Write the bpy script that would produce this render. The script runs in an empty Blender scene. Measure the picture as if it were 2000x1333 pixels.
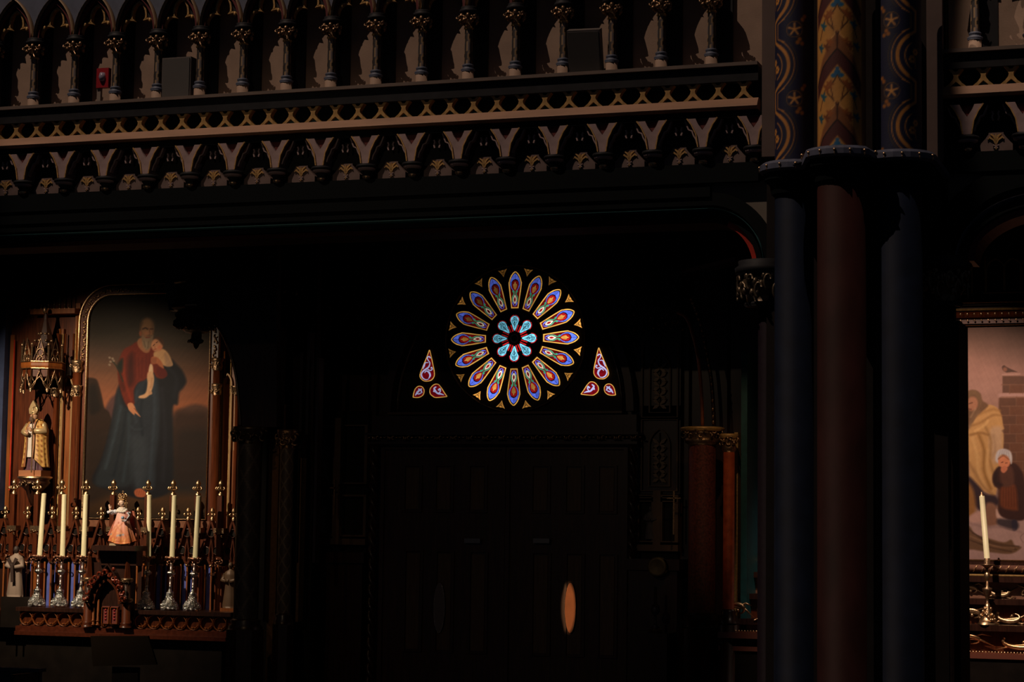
import bpy, math, random
import numpy as np
from mathutils import Vector, Matrix
PI = math.pi
SC = bpy.context.scene
COL = SC.collection

# ------------------------------------------------------------------ camera
F = 4080.0
_up = np.array([600., 44000., -F]); _up /= np.linalg.norm(_up)
_x = np.array([12000., 213., F]); _x -= _up * _x.dot(_up); _x /= np.linalg.norm(_x)
_y = np.cross(_up, _x)
RM = np.array([_x, _y, _up])
CAM = np.array([0., 0., 2.3])
cd = bpy.data.cameras.new('camera'); cam = bpy.data.objects.new('camera', cd); COL.objects.link(cam)
M4 = Matrix([list(RM[i]) + [CAM[i]] for i in range(3)] + [[0, 0, 0, 1]])
cam.matrix_world = M4
cd.sensor_width = 36; cd.lens = F / 2000 * 36; cd.clip_end = 200; cd.clip_start = .1
SC.camera = cam
def at(px, py, Y):                       # the point of the plane y=Y seen at a pixel of the 2000x1333 photograph
    d = RM @ np.array([px - 1000, -(py - 666.5), -F]); t = Y / d[1]
    return CAM + d * t
def X_(px, py, Y): return float(at(px, py, Y)[0])
def Z_(px, py, Y): return float(at(px, py, Y)[2])
def XZ(px, py, Y):
    p = at(px, py, Y); return (float(p[0]), float(p[2]))
def to_px(P):
    c = (np.asarray(P) - CAM) @ RM
    return 1000 + F * c[:, 0] / -c[:, 2], 666.5 - F * c[:, 1] / -c[:, 2]

# ------------------------------------------------------------------ world, exposure, lights
SC.view_settings.view_transform = 'Standard'; SC.view_settings.look = 'None'
SC.view_settings.exposure = 0.0; SC.view_settings.gamma = 1.0; SC.view_settings.use_curve_mapping = False
try: SC.cycles.use_denoising = True
except Exception: pass
w = bpy.data.worlds.new('world'); SC.world = w; w.use_nodes = True
w.node_tree.nodes['Background'].inputs[0].default_value = (.62, .72, 1.0, 1)
w.node_tree.nodes['Background'].inputs[1].default_value = .012
def spot(name, loc, target, power, color, size_deg, blend=.5, radius=.02):
    l = bpy.data.lights.new(name, 'SPOT'); l.energy = power; l.color = color
    l.spot_size = math.radians(size_deg); l.spot_blend = blend; l.shadow_soft_size = radius
    o = bpy.data.objects.new(name, l); COL.objects.link(o); o.location = loc
    o.rotation_euler = (Vector(target) - Vector(loc)).to_track_quat('-Z', 'Y').to_euler()
    return o
G_L = Vector((-18.5, 6., 33.5))
spot('nave_spotlight', G_L, (-7.0, 20, 7.2), 12500, (1.0, .74, .56), 23, .2, .03)
spot('altar_spotlight', (-15.9, 21.0, 6.1), (-14.9, 25.8, 2.75), 1550, (1.0, .80, .56), 60, .9, .02)
spot('chapel_spotlight', (-3.3, 22.2, 6.5), (-2.7, 26, 1.9), 1150, (1.0, .76, .60), 62, .6, .02)
spot('chapel_side_spotlight', (-5.3, 22.4, 5.6), (-5.6, 25.9, 2.6), 55, (1.0, .62, .32), 36, .8, .02)  # added lamp in place of chapel light spilling onto frame and slim column
spot('nave_spotlight', (-3.6, 6, 37.8), (-1.1, 20, 7.1), 15000, (1.0, .74, .56), 4.6, .3, .03)
spot('column_spotlight', (-11.2, 21.0, 5.6), (-12.0, 24.6, 2.2), 14, (1.0, .6, .3), 40, .8, .02)  # stands in for altar light spilling onto the slim column
spot('arcade_spotlight', (-9.0, 8.0, 7.4), (-9.9, 25.8, 3.2), 150, (1.0, .72, .45), 30, .6, .03)
spot('plate_spotlight', (-9.9, 14.0, 1.9), (-8.03, 25.9, 1.37), 900, (1.0, .45, .2), 3.3, .3, .02).scale = (.32, 1, 1)  # added lamp, gives the push plate the look of a reflection

# ------------------------------------------------------------------ materials
def lin(c): return tuple(((v / 255) / 12.92 if v / 255 <= .04045 else ((v / 255 + .055) / 1.055) ** 2.4) for v in c)
MATS = {}
def mat(name, col, rough=.5, metal=0., noise=.0, nscale=20., bump=0., bscale=60., coat=0., stretch=None, spec=.5):
    if name in MATS: return MATS[name]
    m = bpy.data.materials.new(name); m.use_nodes = True; nt = m.node_tree; b = nt.nodes['Principled BSDF']
    b.inputs['Roughness'].default_value = rough; b.inputs['Metallic'].default_value = metal
    b.inputs['Base Color'].default_value = (*col, 1); b.inputs['Specular IOR Level'].default_value = spec
    if coat: b.inputs['Coat Weight'].default_value = coat; b.inputs['Coat Roughness'].default_value = .15
    tc = nt.nodes.new('ShaderNodeTexCoord')
    src = tc.outputs['Object']
    if stretch:
        mp = nt.nodes.new('ShaderNodeMapping'); mp.inputs['Scale'].default_value = stretch
        nt.links.new(src, mp.inputs[0]); src = mp.outputs[0]
    if noise:
        n = nt.nodes.new('ShaderNodeTexNoise'); n.inputs['Scale'].default_value = nscale; n.inputs['Detail'].default_value = 5
        nt.links.new(src, n.inputs['Vector'])
        r = nt.nodes.new('ShaderNodeValToRGB')
        r.color_ramp.elements[0].position = .3; r.color_ramp.elements[1].position = .7
        r.color_ramp.elements[0].color = (*[c * (1 - noise) for c in col], 1)
        r.color_ramp.elements[1].color = (*[min(1, c * (1 + noise)) for c in col], 1)
        nt.links.new(n.outputs[0], r.inputs[0]); nt.links.new(r.outputs[0], b.inputs['Base Color'])
    if bump:
        n2 = nt.nodes.new('ShaderNodeTexNoise'); n2.inputs['Scale'].default_value = bscale; n2.inputs['Detail'].default_value = 3
        nt.links.new(src, n2.inputs['Vector'])
        bp = nt.nodes.new('ShaderNodeBump'); bp.inputs['Strength'].default_value = bump; bp.inputs['Distance'].default_value = .01
        nt.links.new(n2.outputs[0], bp.inputs['Height']); nt.links.new(bp.outputs[0], b.inputs['Normal'])
    MATS[name] = m; return m
def glass(name, srgb, strength=1.0, vary=.25, vscale=30.):
    """stained glass lit by the daylight behind it; how bright the sky is behind each light is the object's colour"""
    m = bpy.data.materials.new(name); m.use_nodes = True; nt = m.node_tree
    for n in list(nt.nodes):
        if n.type == 'BSDF_PRINCIPLED': nt.nodes.remove(n)
    out = [n for n in nt.nodes if n.type == 'OUTPUT_MATERIAL'][0]
    e = nt.nodes.new('ShaderNodeEmission'); e.inputs[1].default_value = strength
    oi = nt.nodes.new('ShaderNodeObjectInfo'); tc = nt.nodes.new('ShaderNodeTexCoord')
    n = nt.nodes.new('ShaderNodeTexNoise'); n.inputs['Scale'].default_value = vscale; n.inputs['Detail'].default_value = 2
    nt.links.new(tc.outputs['Object'], n.inputs['Vector'])
    r = nt.nodes.new('ShaderNodeValToRGB'); c = lin(srgb)
    r.color_ramp.elements[0].position = .35; r.color_ramp.elements[1].position = .65
    r.color_ramp.elements[0].color = (*[v * (1 - vary) for v in c], 1); r.color_ramp.elements[1].color = (*[v * (1 + vary) for v in c], 1)
    nt.links.new(n.outputs[0], r.inputs[0])
    mx = nt.nodes.new('ShaderNodeMix'); mx.data_type = 'RGBA'; mx.blend_type = 'MULTIPLY'; mx.inputs[0].default_value = 1
    nt.links.new(r.outputs[0], mx.inputs[6]); nt.links.new(oi.outputs['Color'], mx.inputs[7])
    nt.links.new(mx.outputs[2], e.inputs[0]); nt.links.new(e.outputs[0], out.inputs[0])
    try: m.cycles.emission_sampling = 'NONE'
    except Exception: pass
    MATS[name] = m; return m
def painted(name, rough=.5, metal=0., bump=.0, coat=0., spec=.5):
    m = bpy.data.materials.new(name); m.use_nodes = True; nt = m.node_tree; b = nt.nodes['Principled BSDF']
    a = nt.nodes.new('ShaderNodeAttribute'); a.attribute_name = 'Col'
    nt.links.new(a.outputs['Color'], b.inputs['Base Color'])
    b.inputs['Roughness'].default_value = rough; b.inputs['Metallic'].default_value = metal
    b.inputs['Specular IOR Level'].default_value = spec
    if bump:
        n2 = nt.nodes.new('ShaderNodeTexNoise'); n2.inputs['Scale'].default_value = 90
        tc = nt.nodes.new('ShaderNodeTexCoord'); nt.links.new(tc.outputs['Object'], n2.inputs['Vector'])
        bp = nt.nodes.new('ShaderNodeBump'); bp.inputs['Strength'].default_value = bump; bp.inputs['Distance'].default_value = .005
        nt.links.new(n2.outputs[0], bp.inputs['Height']); nt.links.new(bp.outputs[0], b.inputs['Normal'])
    MATS[name] = m; return m
WR = mat('mahogany', (.095, .021, .006), .34, noise=.45, nscale=6, stretch=(6, 6, .5), coat=.1)
WO = mat('oak_panel', (.24, .066, .012), .38, noise=.35, nscale=5, stretch=(6, 6, .4), coat=.1)
WD = mat('dark_wood', (.035, .012, .007), .34, noise=.4, nscale=6, stretch=(6, 6, .5), coat=.25)
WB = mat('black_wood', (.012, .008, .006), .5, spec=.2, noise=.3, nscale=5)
GO = mat('gold', (.72, .47, .26), .36, 1., noise=.25, nscale=40, bump=.3, bscale=80)
GP = mat('gold_paint', (.55, .33, .12), .5, .25, noise=.3, nscale=30)
DG = mat('dark_gold', (.34, .21, .12), .3, .85, noise=.4, nscale=50, bump=.4, bscale=90)
SI = mat('silver', (.86, .78, .68), .2, 1., noise=.5, nscale=60, bump=.6, bscale=120)
ST = mat('stone_tan', (.34, .23, .17), .7, noise=.12, nscale=4, bump=.1)
SG = mat('plaster_grey', (.20, .17, .14), .8, noise=.12, nscale=4)
LV = mat('lavender_paint', (.38, .27, .27), .6, noise=.15, nscale=12)
MR = mat('maroon_paint', (.11, .012, .012), .6, noise=.2, nscale=10)
TE = mat('teal_paint', (.012, .085, .095), .55, noise=.2, nscale=10)
NV = mat('navy_paint', (.005, .009, .022), .6, spec=.15, noise=.25, nscale=5)
NR = mat('oxblood_paint', (.030, .009, .008), .6, spec=.15, noise=.3, nscale=4, stretch=(1, 1, .5))
BK = mat('soot_black', (.006, .008, .009), .7, spec=.08)  # even near-black shared by beam, mouldings and trims
DM = mat('dark_moulding', (.022, .022, .026), .6, spec=.2, noise=.2, nscale=8)
SB = mat('slate_blue_paint', (.10, .115, .17), .6, noise=.15, nscale=8)
RD = mat('red_paint', (.55, .03, .012), .5, noise=.15, nscale=8)
CR = mat('candle_wax', (.80, .72, .45), .45, noise=.05, nscale=10)
BL = mat('blue_cloth', (.10, .13, .48), .8, noise=.25, nscale=6)
SP = mat('speaker_grey', (.13, .11, .105), .7, bump=.2, bscale=400)
BR = mat('brass_plate', (.8, .38, .18), .5, .2, noise=.1, nscale=6)
FL = mat('dark_floor', (.03, .02, .015), .5, noise=.3, nscale=2)

# ------------------------------------------------------------------ mesh builder
class MB:
    def __init__(s): s.v = []; s.f = []; s.m = []; s.s = []; s.mi = 0
    def add(s, vs, fs, smooth=False):
        b = len(s.v); s.v += [tuple(map(float, p)) for p in vs]
        for f in fs: s.f.append([b + i for i in f]); s.m.append(s.mi); s.s.append(smooth)
        return s
    def box(s, x0, x1, y0, y1, z0, z1):
        v = [(x, y, z) for x in (x0, x1) for y in (y0, y1) for z in (z0, z1)]
        return s.add(v, [(0, 1, 3, 2), (4, 6, 7, 5), (0, 4, 5, 1), (2, 3, 7, 6), (0, 2, 6, 4), (1, 5, 7, 3)])
    def prism(s, pts, y0, y1):
        n = len(pts); v = [(p[0], y0, p[1]) for p in pts] + [(p[0], y1, p[1]) for p in pts]
        fs = [list(range(n)), list(range(2 * n - 1, n - 1, -1))] + [(i, i + n, (i + 1) % n + n, (i + 1) % n) for i in range(n)]
        return s.add(v, fs)
    def strip(s, path, wd, y0, y1, closed=False, round_=False):
        p = [np.array(q, float) for q in path]; n = len(p); L = []; Rr = []
        for i in range(n):
            a = p[i - 1] if (i > 0 or closed) else p[i]; b = p[(i + 1) % n] if (i < n - 1 or closed) else p[i]
            t = b - a; t = t / (np.linalg.norm(t) + 1e-9); nn = np.array([-t[1], t[0]])
            ww = wd[i] if hasattr(wd, '__len__') else wd
            L.append(p[i] + nn * ww / 2); Rr.append(p[i] - nn * ww / 2)
        v = []
        for i in range(n):
            if round_:
                m_ = (L[i] + Rr[i]) / 2
                v += [(L[i][0], y1, L[i][1]), (*[(L[i] * .8 + m_ * .2)[0]], (y0 + y1) / 2, (L[i] * .8 + m_ * .2)[1]), (m_[0], y0, m_[1]),
                      ((Rr[i] * .8 + m_ * .2)[0], (y0 + y1) / 2, (Rr[i] * .8 + m_ * .2)[1]), (Rr[i][0], y1, Rr[i][1])]
            else:
                v += [(L[i][0], y1, L[i][1]), (L[i][0], y0, L[i][1]), (Rr[i][0], y0, Rr[i][1]), (Rr[i][0], y1, Rr[i][1])]
        k = 5 if round_ else 4; fs = []
        for i in range(n if closed else n - 1):
            j = (i + 1) % n
            for a in range(k):
                b = (a + 1) % k; fs.append((i * k + a, i * k + b, j * k + b, j * k + a))
        if not closed: fs += [list(range(k)), list(range((n - 1) * k, n * k))]
        return s.add(v, fs, round_)
    def tube(s, path, r, n=8, closed=False):
        p = [Vector(q) for q in path]; m = len(p); vs = []; prev = None
        for i in range(m):
            a = p[i - 1] if (i > 0 or closed) else p[i]; b = p[(i + 1) % m] if (i < m - 1 or closed) else p[i]
            t = (b - a).normalized()
            ref = Vector((0, 1, 0)) if abs(t.y) < .9 else Vector((1, 0, 0))
            if prev is not None and prev.cross(t).length > .2: ref = prev
            u = (ref - t * ref.dot(t)).normalized(); prev = u; w_ = t.cross(u)
            rr = r[i] if hasattr(r, '__len__') else r
            for k in range(n):
                c = 2 * PI * k / n; vs.append(p[i] + u * math.cos(c) * rr + w_ * math.sin(c) * rr)
        fs = []
        for i in range(m if closed else m - 1):
            j = (i + 1) % m
            for k in range(n): l = (k + 1) % n; fs.append((i * n + k, i * n + l, j * n + l, j * n + k))
        if not closed: fs += [list(range(n)), list(range((m - 1) * n, m * n))]
        return s.add(vs, fs, True)
    def lathe(s, prof, cx, cy, z0, n=16, sx=1., sy=1., fold=None, smooth=True, a0=0., a1=2 * PI, tilt=0.):
        vs = []; full = abs(a1 - a0 - 2 * PI) < 1e-6; nn = n if full else n + 1
        for (r, z) in prof:
            for k in range(nn):
                a = a0 + (a1 - a0) * k / n; q = r * (1 + (fold(a, z) if fold else 0))
                vs.append((cx + q * math.cos(a) * sx + tilt * z, cy + q * math.sin(a) * sy, z0 + z))
        fs = []
        for i in range(len(prof) - 1):
            for k in range(n):
                l = (k + 1) % nn; fs.append((i * nn + k, i * nn + l, (i + 1) * nn + l, (i + 1) * nn + k))
        if full: fs += [list(range(nn)), list(range((len(prof) - 1) * nn, len(prof) * nn))]
        return s.add(vs, fs, smooth)
    def blob(s, c, r, n=8, m=5, rot=None):
        if not hasattr(r, '__len__'): r = (r, r, r)
        vs = []
        for i in range(m + 1):
            th = PI * i / m
            for k in range(n):
                ph = 2 * PI * k / n
                p = Vector((r[0] * math.sin(th) * math.cos(ph), r[1] * math.sin(th) * math.sin(ph), r[2] * math.cos(th)))
                if rot: p = rot @ p
                vs.append((c[0] + p.x, c[1] + p.y, c[2] + p.z))
        fs = [(i * n + k, i * n + (k + 1) % n, (i + 1) * n + (k + 1) % n, (i + 1) * n + k) for i in range(m) for k in range(n)]
        return s.add(vs, fs, True)
    def curl(s, x, y, z, R, sweep, a0, th, dirn=1, n=5):
        pts = []; rr = []
        for i in range(8):
            t = i / 7; a = a0 + dirn * sweep * t; q = R * (1 - .6 * t)
            pts.append((x + q * math.cos(a), y - th * .5 * math.sin(PI * t), z + q * math.sin(a))); rr.append(th * (.45 + .7 * math.sin(PI * min(1, t * 1.1 + .1))))
        return s.tube(pts, rr, n)
    def foliage(s, x0, x1, z0, z1, y, size, n, seed=1, depth=.0):
        rnd = random.Random(seed)
        for i in range(n):
            x = x0 + (x1 - x0) * (i + .2 + .6 * rnd.random()) / n; z = z0 + (z1 - z0) * rnd.random()
            yy = y - depth * rnd.random()
            if rnd.random() < .6: s.curl(x, yy, z, size * (.6 + .5 * rnd.random()), 4.2, rnd.random() * 6, size * .3, rnd.choice((-1, 1)), 4)
            else:
                rot = Matrix.Rotation(rnd.random() * 3, 3, 'Y')
                s.blob((x, yy, z), (size * .75, size * .3, size * .35), 6, 4, rot)
        return s
    def build(s, name, mats, parent=None, colors=None, recalc=True):
        me = bpy.data.meshes.new(name); me.from_pydata(s.v, [], s.f)
        if not isinstance(mats, (list, tuple)): mats = [mats]
        for m in mats: me.materials.append(m)
        me.polygons.foreach_set('material_index', s.m); me.polygons.foreach_set('use_smooth', s.s)
        if colors is not None:
            a = me.color_attributes.new('Col', 'FLOAT_COLOR', 'POINT')
            c = np.ones((len(s.v), 4), np.float32); c[:, :3] = colors; a.data.foreach_set('color', c.ravel())
        me.update(); o = bpy.data.objects.new(name, me); COL.objects.link(o)
        if parent is not None: o.parent = parent
        return o
def tag(o, label=None, cat=None, group=None, kind=None):
    if label: o['label'] = label
    if cat: o['category'] = cat
    if group: o['group'] = group
    if kind: o['kind'] = kind
    return o
def thing(name, label, cat, group=None, loc=(0, 0, 0), kind=None):
    o = bpy.data.objects.new(name, None); COL.objects.link(o); o.location = loc; o.empty_display_size = .1
    return tag(o, label, cat, group, kind)
def copy_tree(o, parent=None, off=None):
    c = o.copy(); COL.objects.link(c); c.parent = parent
    for ch in list(o.children): copy_tree(ch, c)
    if off is not None: c.location = Vector(c.location) + Vector(off)
    return c
def inst(o, off, parent=None):
    """copy of a part (and its sub-parts) moved by off"""
    return copy_tree(o, parent if parent is not None else o.parent, off)

# ------------------------------------------------------------------ painter: colours for the points of a grid
def smooth_poly(pts, k=6):
    n = len(pts); out = []
    for i in range(n):
        p0, p1, p2, p3 = [np.array(pts[(i + j) % n], float) for j in (-1, 0, 1, 2)]
        for q in range(k):
            t = q / k
            out.append(.5 * ((2 * p1) + (-p0 + p2) * t + (2 * p0 - 5 * p1 + 4 * p2 - p3) * t * t + (-p0 + 3 * p1 - 3 * p2 + p3) * t ** 3))
    return np.array(out)
def smooth_line(pts, k=6):
    pts = [pts[0]] + list(pts) + [pts[-1]]; out = []
    for i in range(1, len(pts) - 2):
        p0, p1, p2, p3 = [np.array(pts[i + j], float) for j in (-1, 0, 1, 2)]
        for q in range(k + (1 if i == len(pts) - 3 else 0)):
            t = q / k
            out.append(.5 * ((2 * p1) + (-p0 + p2) * t + (2 * p0 - 5 * p1 + 4 * p2 - p3) * t * t + (-p0 + 3 * p1 - 3 * p2 + p3) * t ** 3))
    return np.array(out)
class Paint:
    def __init__(s, U, V, base=(0, 0, 0)):
        s.U = U; s.V = V; s.c = np.tile(np.array(base, float), (len(U), 1))
    def mixin(s, idx, a, col): s.c[idx] = s.c[idx] * (1 - a[:, None]) + np.array(col, float) * a[:, None]
    def vgrad(s, stops):
        ys = [q[0] for q in stops]
        for k in range(3): s.c[:, k] = np.interp(s.V, ys, [q[1][k] for q in stops])
    def sub(s, P, pad):
        return np.nonzero((s.U > P[:, 0].min() - pad) & (s.U < P[:, 0].max() + pad) & (s.V > P[:, 1].min() - pad) & (s.V < P[:, 1].max() + pad))[0]
    def dist(s, idx, P, closed):
        x = s.U[idx]; y = s.V[idx]; d = np.full(len(idx), 1e9); ins = np.zeros(len(idx), bool); n = len(P)
        for i in range(n if closed else n - 1):
            a = P[i]; b = P[(i + 1) % n]; e = b - a; L = e.dot(e) + 1e-12
            t = np.clip(((x - a[0]) * e[0] + (y - a[1]) * e[1]) / L, 0, 1)
            d = np.minimum(d, (x - a[0] - t * e[0]) ** 2 + (y - a[1] - t * e[1]) ** 2)
            if closed and a[1] != b[1]:
                c = ((a[1] > y) != (b[1] > y)) & (x < (b[0] - a[0]) * (y - a[1]) / (b[1] - a[1]) + a[0]); ins ^= c
        return np.sqrt(d), ins
    def poly(s, pts, col, soft=1.2, sm=True, alpha=1.):
        P = smooth_poly(pts) if sm else np.array(pts, float); idx = s.sub(P, soft * 2)
        if not len(idx): return
        d, ins = s.dist(idx, P, True); sd = np.where(ins, d, -d)
        s.mixin(idx, np.clip(sd / soft * .5 + .5, 0, 1) * alpha, col)
    def line(s, pts, wd, col, soft=1., alpha=1., sm=True):
        P = smooth_line(pts) if sm and len(pts) > 2 else np.array(pts, float); idx = s.sub(P, wd + soft * 2)
        if not len(idx): return
        d, _ = s.dist(idx, P, False); s.mixin(idx, np.clip((wd / 2 - d) / soft * .5 + .5, 0, 1) * alpha, col)
    def ell(s, cx, cy, rx, ry, col, ang=0, soft=1.2, alpha=1.):
        c, q = math.cos(ang), math.sin(ang); dx = s.U - cx; dy = s.V - cy
        u = (dx * c + dy * q) / rx; v = (-dx * q + dy * c) / ry
        r = np.sqrt(u * u + v * v); a = np.clip((1 - r) * min(rx, ry) / soft * .5 + .5, 0, 1) * alpha
        s.c = s.c * (1 - a[:, None]) + np.array(col, float) * a[:, None]
    def mottle(s, amt, scale, seed=0):
        rng = np.random.RandomState(seed); f = np.zeros(len(s.U))
        for k in range(8):
            a = rng.rand() * PI; fr = (1 + k * .6) / scale; f += np.sin((s.U * math.cos(a) + s.V * math.sin(a)) * fr * 6.28 + rng.rand() * 6) / (1 + k * .3)
        s.c *= (1 + amt * f / 4)[:, None]
    def linear(s, gain=1.):
        c = np.clip(s.c / 255, 0, 1); return np.where(c <= .04045, c / 12.92, ((c + .055) / 1.055) ** 2.4) * gain
def canvas_grid(x0, x1, z0, z1, Y, nx, nz, keep=None):
    xs = np.linspace(x0, x1, nx); zs = np.linspace(z0, z1, nz); XX, ZZ = np.meshgrid(xs, zs)
    P = np.stack([XX.ravel(), np.full(XX.size, Y), ZZ.ravel()], 1); fs = []
    i = np.arange(nz - 1)[:, None] * nx + np.arange(nx - 1)[None, :]; i = i.ravel()
    Q = np.stack([i, i + 1, i + nx + 1, i + nx], 1)
    if keep is not None: Q = Q[keep(P[Q[:, 0]])]
    return P, Q
def canvas_obj(name, P, Q, colors, m, parent, Yb=None):
    """front grid plus a flat back sheet with turned edges, so the canvas has thickness"""
    me = bpy.data.meshes.new(name); me.from_pydata(P.tolist(), [], Q.tolist()); me.materials.append(m)
    a = me.color_attributes.new('Col', 'FLOAT_COLOR', 'POINT'); c = np.ones((len(P), 4), np.float32); c[:, :3] = colors
    a.data.foreach_set('color', c.ravel()); me.update()
    o = bpy.data.objects.new(name, me); COL.objects.link(o); o.parent = parent
    md = o.modifiers.new('thickness', 'SOLIDIFY'); md.thickness = .02; md.offset = -1 if True else 1
    return o
def arc(cx, cz, r, a0, a1, n=12, rz=None):
    rz = rz or r
    return [(cx + r * math.cos(math.radians(a0 + (a1 - a0) * i / n)), cz + rz * math.sin(math.radians(a0 + (a1 - a0) * i / n))) for i in range(n + 1)]
def pointed(cx, z0, hw, h, n=8):
    """pointed arch path from the left springing over the tip to the right springing"""
    R = (hw * hw + h * h) / (2 * hw); a = math.acos(max(-1, (R - hw) / R))
    L = [(cx - hw + R - R * math.cos(a * i / n), z0 + R * math.sin(a * i / n)) for i in range(n + 1)]
    Rr = [(2 * cx - x, z) for x, z in L[::-1]]
    return L + Rr[1:]
def trefoil(cx, z0, hw, h, n=6):
    """cusped pointed arch: path left to right"""
    L = []
    L += arc(cx - hw * .52, z0 + h * .12, hw * .48, 180, 60, n, h * .34)
    L += arc(cx, z0 + h * .55, hw * .42, 190, 95, n, h * .42)
    L.append((cx, z0 + h))
    return L + [(2 * cx - x, z) for x, z in L[::-1]][1:]
# ================================================================== the setting: shell of the aisle
def struct(name, mb, m, parent=None): return tag(mb.build(name, m, parent), kind='structure')
struct('floor', MB().box(-30, 8, -3, 27, -.1, 0), FL)
struct('wall_left', MB().box(-18.2, -18.0, 19.9, 27, 0, 12), WB)
struct('wall_right', MB().box(2.5, 2.7, 19.9, 27, 0, 12), WB)
struct('ceiling', MB().box(-30, 8, 20.75, 27, 6.75, 6.9), WB)

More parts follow.
